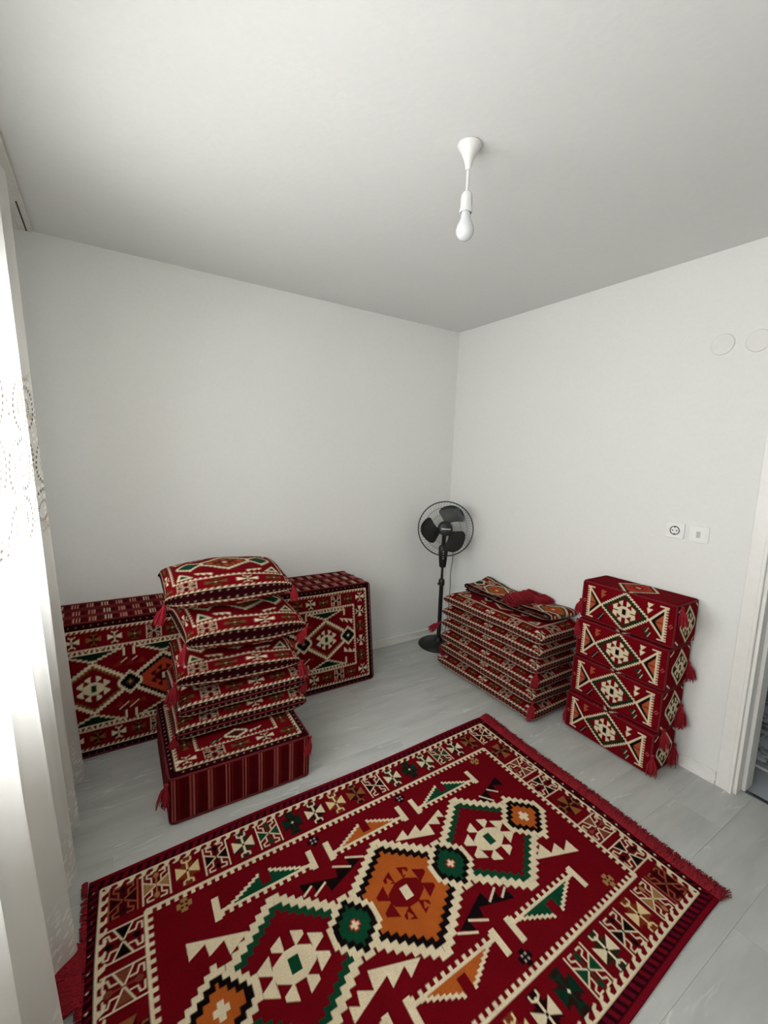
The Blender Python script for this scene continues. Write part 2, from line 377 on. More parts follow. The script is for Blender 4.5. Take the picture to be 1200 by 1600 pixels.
def comb(cv, hw, hh, t, pitch, tooth, c=CRM):
    for s in (-1, 1):
        cv.rect(-hw, hw, s*hh-t/2, s*hh+t/2, c); cv.rect(s*hw-t/2, s*hw+t/2, -hh, hh, c)
        n = int(2*hw/pitch)
        for i in range(n): x = -hw+(i+.5)*2*hw/n; cv.rect(x-pitch*.24, x+pitch*.24, min(s*hh, s*(hh-tooth)), max(s*hh, s*(hh-tooth)), c)
        n = int(2*hh/pitch)
        for i in range(n): y = -hh+(i+.5)*2*hh/n; cv.rect(min(s*hw, s*(hw-tooth)), max(s*hw, s*(hw-tooth)), y-pitch*.24, y+pitch*.24, c)
def tent(cv, cx, y, s, c, half=16.8, k=1.0):
    """toothed bar between two posts with a notched triangle on its outer side; s = -1 far side, +1 near side"""
    for a in (-1, 1): cv.rect(cx+a*half-1.1*k, cx+a*half+1.1*k, y-s*2.6*k if s > 0 else y-5.6*k, y+5.6*k if s > 0 else y+2.6*k, CRM)
    cv.rect(cx-half, cx+half, y-.55*k, y+.55*k, CRM)
    n = int(2*half/(2.6*k))
    for i in range(n): x = cx-half+(i+.5)*2*half/n; cv.rect(x-.6*k, x+.6*k, min(y, y-s*1.9*k), max(y, y-s*1.9*k), CRM)
    st = .8*k; top = 7.4*k; hb = half-2.2*k
    def fn(X, Y):
        yy = s*(Y-y); q = (np.floor(yy/st)+.5)*st; lim = hb*(1-q/top); x = np.abs(X-cx); ok = (yy > .3*k) & (yy < top)
        return [(ok & (x < lim) & (x > 0), CRM), (ok & (x < lim-2.4*k), c), (ok & (x < 1.7*k) & (yy > 1.6*k) & (yy < top), RED)]
    cv.field(cx-half, cx+half, y-9*k, y+9*k, fn)
def saw(cv, cx, cy, sx, sy, c, slash=False, k=1.0):
    """row of three leaning triangles"""
    T = tf(cx, cy, sx*k, sy*k)
    for i, (x, w, h) in enumerate(((-8.2, 6.2, 5.6), (-2.0, 5.6, 5.0), (3.6, 5.0, 4.2))):
        o = -1.3*i; cv.poly(T([(x, 2+o), (x+w+.2, .7+o), (x+w*.62, 2+o+h*.35), (x+.4, 2+o+h)]), c)
    if slash:
        for x, o in ((-5.6, 1.2), (1.6, -.6)): cv.line(T([(x, 6+o-1.5), (x+3.6, 2.4+o-1.5)]), .8*k, CRM)
def square_flower(cv, x, y, a, b, k=1.0):
    for dx, dy in ((-1.3, 0), (1.3, 0), (0, -1.3), (0, 1.3), (0, 0)): cv.rect(x+dx*k-1*k, x+dx*k+1*k, y+dy*k-1*k, y+dy*k+1*k, a)
    for dx, dy in ((-.7, -.7), (.7, -.7), (-.7, .7), (.7, .7)): cv.rect(x+dx*k-.4*k, x+dx*k+.4*k, y+dy*k-.4*k, y+dy*k+.4*k, b)

def rug_canvas():
    W, H = 188, 120; cv = Cv(W, H, 12, RED)
    # dark outer band, dots on the short ends
    cv.rect(-94, 94, -60, -55.3, WINE); cv.rect(-94, 94, 55.3, 60, WINE); cv.rect(-94, -90.6, -60, 60, WINE); cv.rect(90.6, 94, -60, 60, WINE)
    for s in (-1, 1):
        for i in range(66):
            x = -93+i*2.85; cv.poly([(x, s*55.6), (x+1.5, s*55.6), (x+2.6, s*58.2), (x+1.1, s*58.2)], (104, 10, 24) if i % 2 else (92, 8, 30))
        cv.rect(-94, 94, s*58.6 if s > 0 else -60, 60 if s > 0 else -58.6, (110, 10, 24))
        dotband(cv, s*92.3-.1, s*92.3+.1, -58, 58, False, 5.2, .55)
        for i in range(46): y = -58+i*2.55; cv.poly([(s*91, y), (s*93.4, y+1.2), (s*93.4, y+1.9), (s*91, y+.9)], (96, 8, 20))
    wave(cv, 90.3, 55, .7, 3.6, 2.5)
    comb(cv, 77.4, 39.5, 1.0, 2.55, 1.9)
    LONG = ['hB', 'hT', 'xT', 'hK', 'xG', 'hG', 'dG', 'xK', 'xT', 'xB', 'hK', 'xG', 'dG', 'xG', 'hG', 'xK', 'xB', 'hK']
    for i, k in enumerate(LONG):
        x = -83.7+i*9.847
        motif(cv, k, x, -47.2, .98, 1.02); motif(cv, k, -x, 47.2, .98, 1.02)
    SH = ['xB', 'hR', 'hK', 'xB', 'hR', 'hK']
    for i, k in enumerate(SH):
        y = -33.3+i*13.3; motif(cv, k, 83.6, y, 1.2, 1.0, PI/2); motif(cv, k, -83.6, -y, 1.2, 1.0, PI/2)
    # field
    for x, c in ((-40.7, GRN), (0, ORG), (40.7, GRN)):
        tent(cv, x, -26.5, -1, c); tent(cv, x, 26.5, 1, c)
    for x in (-66.4, -20.5, 20.5, 66.4):
        for y in (-35, 35): square_flower(cv, x, y, TAN if abs(x) > 40 else BLK, BLK if abs(x) > 40 else (170, 150, 140))
    LC = [(7.4, -18.3), (12.7, -21.0), (12.9, -17.5), (18.6, -20.3), (18.6, -16.8), (31.7, -21.4), (31.5, -17.3), (28.7, -19.0), (27.9, -15.4), (23.6, -17.9), (23.0, -12.8)]
    LB = [(8.0, 19.1), (22.3, 13.6), (23.0, 17.2), (27.1, 15.7), (27.1, 18.6), (31.1, 18.1), (31.4, 21.3), (18.5, 17.1), (17.8, 20.2), (12.7, 18.0), (12.7, 21.8)]
    LS = [(27.8, 15.1), (23.1, 17.6), (31.2, 16.9), (27.9, 18.8), (12.6, 18.3), (18.3, 21.5), (6.8, 19.4), (12.7, 22.4)]
    R3 = [(50.2, 16.0), (56.5, 12.3), (57.3, 17.3), (61.9, 15.0), (62.5, 19.2), (67.3, 16.7), (67.5, 22.2)]
    for s in (-1, 1):
        rt = lambda L: [(s*x, s*y) for x, y in L]
        cv.poly(rt(LC), CRM); cv.poly(rt(LB), BLK); cv.poly(rt(R3), CRM)
        for q in range(0, 8, 2): cv.line(rt(LS[q:q+2]), .75, CRM)
        cv.poly(rt([(x, -y) for x, y in R3]), BLK)
        for q in ((56.5, -12.6, 52.6, -17.6), (61.9, -15.2, 58.4, -18.6)): cv.line(rt([q[:2], q[2:]]), .75, CRM)
    for x in (-40.7, 40.7):
        hexagon(cv, x, 0, 19.8, 23.6, 8, [(0, CRM), (2.7, GRN), (5.0, RED)], 1.75); flower(cv, x, 0, 1.0, CRM, GRN)
    for x in (-61.5, 61.5): hexagon(cv, x, 0, 10.6, 12.2, 2.5, [(0, CRM), (2.0, BLK), (4.2, ORG)], 1.75)
    hexagon(cv, 0, 0, 19.8, 23.6, 8, [(0, CRM), (2.7, BLK), (5.0, ORG)], 1.75); flower(cv, 0, 0, 1.0, (104, 8, 14), CRM)
    for s in (-1, 1):
        for p in ((s*3.4, 6.6), (s*3.4, -6.6)): cv.poly([(p[0]-1.2, p[1]+1.3), (p[0]+1.2, p[1]+1.3), (p[0], p[1]-1.0)], ORG)
    for x in (-20.4, 20.4):
        hexagon(cv, x, 0, 8.6, 11.2, 3.2, [(0, CRM), (1.7, BLK), (3.4, GRN)], 1.75)
        for d in ((-1, 0), (1, 0), (0, -1), (0, 1)): cv.rect(x+d[0]*1.0-.8, x+d[0]*1.0+.8, d[1]*1.0-.8, d[1]*1.0+.8, (180, 40, 40))
        cv.rect(x-.5, x+.5, -1.4, 1.4, CRM); cv.rect(x-1.4, x+1.4, -.5, .5, CRM)
    for x in (-61.5, 61.5):
        cv.rect(x-.9, x+.9, -2.4, 2.4, CRM); cv.rect(x-2.2, x+2.2, -.9, .9, CRM)
    return cv
def border_canvas(W, H, ppc, edge, bd, seq, pitch, first_row=None, dot=3.0, flowers=None, hs=1.0, solid_ends=False):
    """cushion and mattress cloth: dotted dark edge, wave line, a row of motifs, toothed line, red field"""
    cv = Cv(W, H, ppc, RED); hw, hh = W/2, H/2
    for s in (-1, 1):
        cv.rect(-hw, hw, min(s*hh, s*(hh-edge)), max(s*hh, s*(hh-edge)), WINE); cv.rect(min(s*hw, s*(hw-edge)), max(s*hw, s*(hw-edge)), -hh, hh, WINE)
    for s in (-1, 1):
        y = s*(hh-edge*.5); dotband(cv, -hw+edge, hw-edge, y-.1, y+.1, True, dot, .3); x = s*(hw-edge*.5); dotband(cv, x-.1, x+.1, -hh+edge, hh-edge, False, dot, .3)
    wave(cv, hw-edge, hh-edge, .34, 2.1, 1.25)
    comb(cv, hw-edge-bd, hh-edge-bd, .42, 1.7, .95)
    sc = (bd-2.6)/11.4
    n = int((2*(hw-edge)-bd)/pitch)+1; px = (2*(hw-edge)-bd)/(n-1)
    for i in range(n):
        x = -(hw-edge-bd*.5)+i*px; k = seq[i % len(seq)]
        for s in (-1, 1): motif(cv, k, x, s*(hh-edge-bd*.52-.35), px/11.2, sc, 0, .78)
    m = int((2*(hh-edge)-bd)/pitch)+1; py = (2*(hh-edge)-bd)/(m-1)
    for i in range(1, m-1):
        y = -(hh-edge-bd*.5)+i*py; k = seq[(i+1) % len(seq)]
        for s in (-1, 1): motif(cv, k, s*(hw-edge-bd*.52-.35), y, py/11.2, sc, PI/2, .78)
    return cv
BR2 = (120, 72, 34)
def mattress_canvas():
    cv = border_canvas(190, 65, 8, 3.6, 9.4, ['hK', 'dB', 'wK', 'xB', 'wK', 'dB'], 8.6)
    y0 = 65/2-3.6-9.4
    for i in range(-2, 3):
        x = i*30.8*1.0
        if i % 2 == 0:
            hexagon(cv, x*1.0, 0, 14.2, 12.8, 3.2, [(0, CRM), (1.5, BR2), (2.6, RED)], 1.0); flower(cv, x, 0, .66, CRM, (30, 40, 26))
        else:
            hexagon(cv, x, 0, 14.2, 12.8, 3.2, [(0, CRM), (1.5, BLK), (3.0, (170, 62, 40))], 1.0); flower(cv, x, 0, .6, DRED, CRM)
        for s in (-1, 1):
            st = .8; yb = y0-1.9
            def fn(X, Y, x=x, s=s):
                yy = s*Y; q = (np.floor(yy/st)+.5)*st; lim = (q-12.4)/(yb-12.4)*13.2; ax = np.abs(X-x); ok = (yy > 12.4) & (yy < yb)
                return [(ok & (ax < lim), CRM), (ok & (ax < lim-2.0) & (yy < yb-.5), (16, 34, 20))]
            cv.field(x-14, x+14, -y0, y0, fn)
            for a in (-1, 1): cv.rect(x+a*13.2-.5, x+a*13.2+.5, min(s*yb, s*(yb-4)), max(s*yb, s*(yb-4)), CRM)
            for j in range(12): cv.rect(x-12.8+j*2.3-.4, x-12.8+j*2.3+.5, min(s*yb, s*(yb+1.0)), max(s*yb, s*(yb+1.0)), CRM)
    for i in range(-5, 6, 2):
        x = i*15.4; hexagon(cv, x, 0, 5.4, 6.2, 1.2, [(0, CRM), (1.1, BLK), (3.0, (40, 60, 40) if i % 4 else (150, 60, 40))], 1.0); cv.poly([(x-1, 0), (x, -1), (x+1, 0), (x, 1)], CRM if abs(i) == 5 else (190, 90, 60))
        for s in (-1, 1):
            if abs(i) == 5: saw(cv, x-s*1, -s*11.2, -1 if s > 0 else 1, s, CRM, k=.55)
            else:
                for q in (-3, 1.5): cv.line([(x+q-2, s*11+1.6), (x+q+2, s*11-1.2)], .5, CRM)
                for q in (-5, 0, 5): cv.poly([(x+q-2.2, s*-10+1.2), (x+q+2, s*-10+1.2), (x+q+1, s*-10-1.6)], (128, 34, 30))
    return cv
def cushion_canvas(W, H, seq, edge=2.3):
    cv = border_canvas(W, H, 9, edge, 8.2, seq, 9.0, dot=2.6)
    fw, fh = W/2-11.5, H/2-11.5
    hexagon(cv, 0, 0, min(fw*.42, 11), min(fh-1, 8), 2, [(0, CRM), (1.2, (60, 50, 24)), (2.2, (168, 70, 36))], .9)
    flower(cv, 0, 0, .42, DRED, CRM)
    for s in (-1, 1):
        x = s*min(fw*.62, 15); hexagon(cv, x, 0, 5, 5.4, 1, [(0, CRM), (1.1, BLK), (2.0, GRN)], .9)
        for q in (-1, 1):
            X = s*(fw-4.5); Y = q*(fh-.8)
            cv.poly([(X-3.4, Y), (X+3.4, Y), (X+s*1.5, Y-q*5.2)], CRM); cv.poly([(X-2, Y-q*.9), (X+2, Y-q*.9), (X+s*1.0, Y-q*3.6)], (22, 60, 36))
            saw(cv, s*fw*.42, q*(fh-3), s, q, CRM, k=.34)
    return cv
def bolster_front():
    W, H = 47, 21.5; cv = Cv(W, H, 14, (106, 6, 17))
    for s in (-1, 1):
        cv.rect(s*18.7-.45, s*18.7+.45, -7.6, 7.8, CRM)
        for i in range(12): y = -7.3+i*1.3; cv.rect(min(s*18.7, s*20.1), max(s*18.7, s*20.1), y-.33, y+.33, CRM)
        tip = s*11.6; b = s*18.3
        cv.poly([(b, -7.4), (tip, 0), (b, 7.4)], CRM); cv.poly([(b, -6.2), (tip+s*1.35, 0), (b, 6.2)], BLK); cv.poly([(b, -4.4), (b-s*3.4, -.3), (b, 0), (b-s*3.4, .3), (b, 4.4)], (164, 80, 50))
        cv.poly([(b, -4.4), (b-s*3.4, 0), (b, 4.4)], (164, 80, 50)); cv.line([(b, 0), (b-s*3.6, 0)], .4, DRED)
        for q in (-1, 1): cv.rect(min(s*16.2, s*20.2), max(s*16.2, s*20.2), q*8.0-.35, q*8.0+.35, CRM)
        x = s*21.6; cv.line([(x-.8, .3), (x, -.6), (x+.8, .3), (x, 1.2), (x-.8, .3)], .3, (176, 84, 74))
    hexagon(cv, 0, 0, 11.8, 10.2, .8, [(0, CRM), (.85, (26, 44, 22)), (2.3, (106, 6, 17))], .85)
    flower(cv, 0, 0, .56, CRM, BLK, .62)
    for s in (-1, 1): cv.poly([(s*3.0, -1.6), (s*5.6, -1.6), (s*5.6, 1.6), (s*3.0, 1.6)], CRM); cv.line([(s*3.2, 0), (s*5.8, 0)], .45, DRED)
    for y in (-8.2, -5.6): cv.poly([(10.6, y), (13.4, y+.2), (11.2, y+2.8)], CRM)
    for y in (-8.0, -6.2): cv.poly([(-12.8, y), (-9.8, y+.2), (-12.2, y+2.6)], (160, 80, 52))
    for x, y in ((10.6, 5.2), (11.6, 7.2)): cv.poly([(x-1.8, y-.4), (x+1.4, y-1.6), (x+1.2, y+1.4)], (34, 50, 36)); cv.line([(x+.4, y+1.2), (x+1.6, y-1.2)], .35, CRM)
    for x, y in ((-11.4, 5.6), (-12.6, 7.4)): cv.poly([(x-1.6, y-.4), (x+1.4, y-1.6), (x+1.2, y+1.2)], (26, 14, 14)); cv.line([(x-.6, y+.9), (x+1.2, y-1.5)], .3, (150, 130, 120))
    return cv
def bolster_end():
    cv = Cv(21.5, 21.5, 12, (106, 6, 17))
    hexagon(cv, 0, 0, 7.6, 9.4, 1.2, [(0, CRM), (1.0, (52, 36, 24)), (2.0, (60, 30, 22))], .6); flower(cv, 0, 0, .47, CRM, BLK, .6)
    for s in (-1, 1):
        for q in (-1, 1): cv.line([(s*9.6, q*7.2), (s*7.0, q*9.2)], .7, CRM)
    return cv
def bolster_top():
    cv = bolster_front()
    hexagon(cv, 0, 0, 11.8, 10.2, .8, [(0, CRM), (1.0, BLK), (2.0, (176, 60, 44))], .62); flower(cv, 0, 0, .5, (140, 30, 28), CRM)
    return cv
def stripes(W, H, ppc=8, bright=True):
    cv = Cv(W, H, ppc, (74, 4, 10)); a = (172, 92, 84) if bright else (214, 178, 160); x = -W/2+1.2  # base red darkened to paint in the shade on the block's front
    while x < W/2:
        for d, c in ((0, a), (1.15, a), (2.4, (100, 26, 24)), (4.4, (60, 3, 8))):
            cv.rect(x+d-.19, x+d+.19, -H/2, H/2, c)
        x += 6.9
    return cv
def dashes(W, H):
    cv = Cv(W, H, 8, (80, 5, 12)); x = -W/2
    i = 0
    while x < W/2:
        for d in (0, 1.3, 2.4): cv.rect(x+d-.22, x+d+.22, -H/2+1.0, H/2-1.4, (216, 150, 130) if (i % 3) else CRM)
        for d in (3.6, 4.4): cv.rect(x+d-.2, x+d+.2, -H/2+1, H/2-1.4, WINE)
        x += 6.6; i += 1
    return cv

# shapes covered in woven cloth
def cloth_box(name, dims, r, cell, faces, puff=0.0, seed=1, wob=0.0, puff_z=None):
    """box with soft edges; faces = {side: canvas or colour}; dims in metres"""
    B = np.array(dims)/2; Vs, Fs, Cs = [], [], []; off = 0
    AX = {'+x': (1, 1, 2, 1), '-x': (1, -1, 2, -1), '+y': (0, -1, 2, 1), '-y': (0, 1, 2, -1), '+z': (0, 1, 1, 1), '-z': (0, 1, 1, -1)}
    for side, (ia, sa, ib, s) in AX.items():
        ic = 3-ia-ib; cv = faces[side]
        c = cell if isinstance(cv, Cv) else .02
        na, nb = max(int(2*B[ia]/c), 4)+1, max(int(2*B[ib]/c), 4)+1
        ua, ub = np.linspace(-1, 1, na), np.linspace(-1, 1, nb)
        if not isinstance(cv, Cv):
            ua = np.sign(ua)*np.abs(ua)**.8; ub = np.sign(ub)*np.abs(ub)**.8
        a, b = np.meshgrid(ua, ub)
        P = np.zeros(a.shape+(3,)); P[..., ia] = a*sa*B[ia]; P[..., ib] = b*B[ib]; P[..., ic] = s*B[ic]
        Q = np.clip(P, -(B-r), B-r); D = P-Q; L = np.linalg.norm(D, axis=-1, keepdims=True); P = Q + D/np.maximum(L, 1e-9)*r
        pf = np.clip(1-a*a, 0, 1)*np.clip(1-b*b, 0, 1); P[..., ic] += s*(puff if ic < 2 or puff_z is None else puff_z)*np.sqrt(pf)
        if wob: P += (wob*smoothnoise(P[..., 0]*1.3+P[..., 2], P[..., 1]*1.3-P[..., 2], seed, 9.))[..., None]*np.array((.5, .5, 1))
        if isinstance(cv, Cv): C = cv.sample(a.ravel()*B[ia]*100, -b.ravel()*B[ib]*100, cell*100)
        else: C = np.tile(lin(cv), (a.size, 1))
        f = grid_faces(nb, na, off); n = (P[1, 0]-P[0, 0]); m = (P[0, 1]-P[0, 0]); cr = np.cross(P[nb//2, na//2+1]-P[nb//2, na//2], P[nb//2+1, na//2]-P[nb//2, na//2])
        if cr[ic]*s < 0: f = f[:, ::-1]
        Vs.append(P.reshape(-1, 3)); Fs.append(f); Cs.append(C); off += a.size
    return np_mesh(name, np.concatenate(Vs), np.concatenate(Fs), np.concatenate(Cs))
def cloth_pillow(name, dims, roll, cell, cv, power=1.0, seed=1, wob=.004, sag=0.0, pinch=0.02):
    """two cloth panels sewn together along the edge; roll = width of the rounded rim"""
    A, B, H = dims[0]/2, dims[1]/2, dims[2]/2
    na, nb = int(2*A/cell)+1, int(2*B/cell)+1
    a, b = np.meshgrid(np.linspace(-1, 1, na), np.linspace(-1, 1, nb))
    def prof(t, half):
        t0 = 1-roll/half*1.25; t0 = max(t0, 0); x0 = half-roll if t0 > 0 else 0; rr = half-x0
        ph = np.clip((np.abs(t)-t0)/(1-t0), 0, 1)*PI/2
        x = np.where(np.abs(t) < t0, np.abs(t)/max(t0, 1e-6)*x0, x0+rr*np.sin(ph)); return np.sign(t)*x, np.cos(ph)
    x, gx = prof(a, A); y, gy = prof(b, B)
    g = np.clip(gx*gy, 0, 1)**power
    edge = np.abs(a*b)**6                                   # corners stick out a little
    pin = 1-pinch*(1-np.abs(b)**4)*np.abs(a)**4; pin2 = 1-pinch*(1-np.abs(a)**4)*np.abs(b)**4
    x, y = x*pin, y*pin2
    nz = smoothnoise(x, y, seed, 14.)*wob; seam = smoothnoise(x*1.2, y*1.2, seed+5, 7.)*wob*1.2
    Vs, Fs, Cs = [], [], []
    for s in (1, -1):
        z = s*H*g + nz*g*s + seam - sag*edge
        Vs.append(np.stack([x, y, z], -1).reshape(-1, 3)); Fs.append(grid_faces(nb, na, 0 if s > 0 else a.size, s < 0)); Cs.append(cv.sample(a.ravel()*cv.W/2, -b.ravel()*cv.H/2, cell*100))
    return np_mesh(name, np.concatenate(Vs), np.concatenate(Fs), np.concatenate(Cs))
def tassel_mesh(name, seed, length=.098, spread=.026, n=64):
    r = random.Random(seed); b = MB()
    b.lathe([(.0015, .004), (.007, 0), (.0085, -.008), (.0055, -.016), (.006, -.018)], 8)
    for i in range(n):
        a = r.uniform(0, 2*PI); q = math.sqrt(r.uniform(0, 1)); e = spread*q*r.uniform(.7, 1.15); l = length*r.uniform(.82, 1.08)
        p0 = Vector((.004*q*math.cos(a), .004*q*math.sin(a), -.014)); p2 = Vector((e*math.cos(a)+r.uniform(-.003, .003), e*math.sin(a), -l)); p1 = p0.lerp(p2, .5)+Vector((e*.25*math.cos(a), e*.25*math.sin(a), .004))
        b.tube([p0, p1, p2], [.0016, .0021, .0013], 4, cap=False)
    return b.mesh(name, True)
TASSELS = [tassel_mesh('tassel_%d' % i, i+3) for i in range(3)]
for t in TASSELS: t.materials.append(M['red_yarn'])
def add_tassels(parent, spots):
    """spots: (x, y, z, tilt about x, tilt about y, scale)"""
    for i, (x, y, z, tx, ty, sc) in enumerate(spots):
        o = link('tassel', TASSELS[rnd.randrange(3)], None, parent, (x, y, z), (tx, ty, rnd.uniform(0, 6))); o.rotation_mode = 'XYZ'; o.scale = (sc, sc, sc)
def fringe_mesh(name, pts, n, length, seed, droop=.0, width=.0022, lift=.006):
    """threads leaving a line of (point, outward direction)"""
    r = random.Random(seed); V = []; F = []
    m = len(pts)-1
    for i in range(n):
        t = r.uniform(0, m-1e-6); k = int(t); u = t-k
        p = Vector(pts[k][0]).lerp(Vector(pts[k+1][0]), u); d = Vector(pts[k][1]).lerp(Vector(pts[k+1][1]), u).normalized()
        side = Vector((-d.y, d.x, 0)).normalized(); l = length*r.uniform(.72, 1.12); w = width*r.uniform(.7, 1.3)
        sw = r.uniform(-.35, .35); h = r.uniform(.001, lift)
        q = [p+Vector((0, 0, .004)), p+d*l*.45+side*sw*l*.3+Vector((0, 0, h+.002)), p+d*l+side*sw*l*r.uniform(.6, 1.2)+Vector((0, 0, h*r.uniform(.2, .9)-droop*l))]
        o = len(V)
        for j, c in enumerate(q):
            ww = w*(1, 1, .6)[j]; V += [c-side*ww, c+side*ww, c+Vector((0, 0, ww*1.3))]
        for j in (0, 3):
            for a, b_ in ((0, 1), (1, 2), (2, 0)): F.append((o+j+a, o+j+b_, o+j+3+b_, o+j+3+a))
    return np_mesh(name, np.array([tuple(v) for v in V]), np.array(F), None)

# ------------------------------------------------------------------ the room shell
T = .14
fl = MB().box(XL-.2, 2.47, YF-T, YB+T, -.06, -.012).build('floor', 'dark'); tag(fl, kind='structure')
PW, PL = .193, 1.29
pm = MB().box(0, PL-.0003, 0, PW-.0003, -.012, 0, .0004).mesh('plank'); pm.materials.append(M['floor'])
row = 0; y = YF
while y < YB:
    off = -(row*.43 % PL)
    x = XL + off
    while x < 2.46:
        x0, x1 = max(x, XL), min(x+PL, 2.462); y1 = min(y+PW, YB)
        if x1-x0 > .02:
            full = abs(x1-x0-PL) < 1e-6 and abs(y1-y-PW) < 1e-6
            me = pm if full else MB().box(0, x1-x0-.0003, 0, y1-y-.0003, -.012, 0, .0004).mesh('plank')
            link('plank', me, 'floor', fl, (x0, y, 0))
        x += PL
    y += PW; row += 1
tag(MB().box(XL-.2, XR+T, YF-T, YB+T, ZC, ZC+.12).build('ceiling', 'ceiling'), kind='structure')
tag(MB().box(XL-.2, XR+T, YB, YB+T, -.012, ZC).build('wall_back', 'wall'), kind='structure')
tag(MB().box(XL-.2, XR+T, YF-T, YF, -.012, ZC).build('wall_front', 'wall'), kind='structure')
D0, D1, DH = -.16, .675, 2.05        # door opening
b = MB(); b.box(XR, XR+T, D1, YB, -.012, ZC); b.box(XR, XR+T, YF, D0, -.012, ZC); b.box(XR, XR+T, D0, D1, DH, ZC)
tag(b.build('wall_right', 'wall'), kind='structure')
W0 = WIN; b = MB()
b.box(XL-.2, XL, YF, W0['y0'], -.012, ZC); b.box(XL-.2, XL, W0['y1'], YB, -.012, ZC); b.box(XL-.2, XL, W0['y0'], W0['y1'], -.012, W0['z0']); b.box(XL-.2, XL, W0['y0'], W0['y1'], W0['z1'], ZC)
tag(b.build('wall_left', 'wall'), kind='structure')
# baseboards: moulded board with a small shoe strip
def base(name, x0, x1, y0, y1, nx, ny):
    t = empty(name); tag(t, kind='structure')
    def strip(nm, d, z0, z1, mat):
        bx0, bx1, by0, by1 = x0, x1, y0, y1
        if nx < 0: bx0 = x1-d
        if nx > 0: bx1 = x0+d
        if ny < 0: by0 = y1-d
        MB().box(bx0, bx1, by0, by1, z0, z1, .002).build(nm, mat, t)
    strip('board', .010, 0, .054, 'trim'); strip('cap_strip', .015, .050, .062, 'trim'); strip('shoe_strip', .020, 0, .018, 'trim')
base('baseboard_back', XL, XR-.02, YB-.02, YB, 0, -1)
base('baseboard_right', XR-.02, XR, .739, YB-.012, -1, 0)
base('baseboard_left', XL, XL+.02, YF, YB-.02, 1, 0)
# door frame
t = empty('door_1', (XR, D1, 0)); tag(t, kind='structure')
def P(nm, mat, *bb, bev=.002):
    m_ = MB()
    for q in bb: m_.box(q[0]-XR, q[1]-XR, q[2]-D1, q[3]-D1, q[4], q[5], bev)
    return m_.build(nm, mat, t)
P('architrave', 'trim', (XR-.016, XR, D1, D1+.062, 0, DH+.062)); P('architrave', 'trim', (XR-.016, XR, D0-.062, D0, 0, DH+.062)); P('architrave', 'trim', (XR-.016, XR, D0, D1, DH, DH+.062))
P('architrave_bead', 'trim', (XR-.022, XR-.002, D1-.004, D1+.010, 0, DH+.01)); P('architrave_bead', 'trim', (XR-.022, XR-.002, D0-.010, D0+.004, 0, DH+.01))
P('jamb', 'trim', (XR-.004, XR+T+.004, D1-.018, D1+.001, 0, DH)); P('jamb', 'trim', (XR-.004, XR+T+.004, D0-.001, D0+.018, 0, DH)); P('jamb', 'trim', (XR-.004, XR+T+.004, D0, D1, DH-.018, DH+.001))
P('door_stop', 'trim', (XR+.055, XR+T, D1-.032, D1-.016, 0, DH)); P('door_stop', 'trim', (XR+.055, XR+T, D0+.016, D0+.032, 0, DH)); P('door_stop', 'trim', (XR+.055, XR+T, D0, D1, DH-.032, DH-.016))
P('threshold', 'chrome', (XR+.056, XR+.076, D0+.01, D1-.01, -.004, .004), bev=.001)
# window with frame, two sashes and panes
wy0, wy1, wz0, wz1 = W0['y0'], W0['y1'], W0['z0'], W0['z1']
t = empty('window_1', (XL-.1, (wy0+wy1)/2, wz0)); tag(t, kind='structure')
oy = (wy0+wy1)/2
def WB(nm, mat, bxs, parent=t):
    m_ = MB()
    for (a0, a1, b0, b1, c0, c1) in bxs: m_.box(a0, a1, b0-oy, b1-oy, c0-wz0, c1-wz0, .003)
    return m_.build(nm, mat, parent)
fw = .055
WB('window_frame', 'plastic', [(-.03, .03, wy0, wy0+fw, wz0, wz1), (-.03, .03, wy1-fw, wy1, wz0, wz1), (-.03, .03, wy0, wy1, wz0, wz0+fw), (-.03, .03, wy0, wy1, wz1-fw, wz1)])
for k in range(2):
    a0 = wy0+fw if k == 0 else oy; a1 = oy if k == 0 else wy1-fw
    s_ = WB('sash', 'plastic', [(-.025, .04, a0, a0+.05, wz0+fw, wz1-fw), (-.025, .04, a1-.05, a1, wz0+fw, wz1-fw), (-.025, .04, a0+.05, a1-.05, wz0+fw, wz0+fw+.05), (-.025, .04, a0+.05, a1-.05, wz1-fw-.05, wz1-fw)])
    WB('pane', 'glass', [(0, .012, a0+.045, a1-.045, wz0+fw+.045, wz1-fw-.045)], s_)
    if k == 0: WB('handle', 'plastic', [(.04, .065, a1-.04, a1-.012, (wz0+wz1)/2-.03, (wz0+wz1)/2+.03), (.055, .072, a1-.036, a1-.016, (wz0+wz1)/2-.11, (wz0+wz1)/2)], s_)
WB('window_sill', 'trim', [(.03, .15, wy0-.04, wy1+.04, wz0-.03, wz0)])
# hallway beyond the door
HX0, HX1, HY0, HY1 = XR+T, 3.75, -1.5, 2.2
tag(MB().box(2.47, HX1+.1, HY0, HY1+.1, -.06, -.002).build('floor_hall', 'hallfloor'), kind='structure')
tag(MB().box(HX1, HX1+.1, HY0, HY1, -.002, ZC).build('wall_hall_far', 'outside'), kind='structure')
tag(MB().box(HX0, HX1+.1, HY1, HY1+.1, -.002, ZC).build('wall_hall_end', 'outside'), kind='structure')
tag(MB().box(HX0, HX1+.1, HY0, HY1+.1, ZC, ZC+.1).build('ceiling_hall', 'ceiling'), kind='structure')
b = MB(); b.box(HX0, HX1+.1, HY0-.1, HY0, -.002, ZC); b.box(XR, HX0, HY0-.1, YF-T, -.002, ZC)
tag(b.build('wall_hall_near', 'outside'), kind='structure')
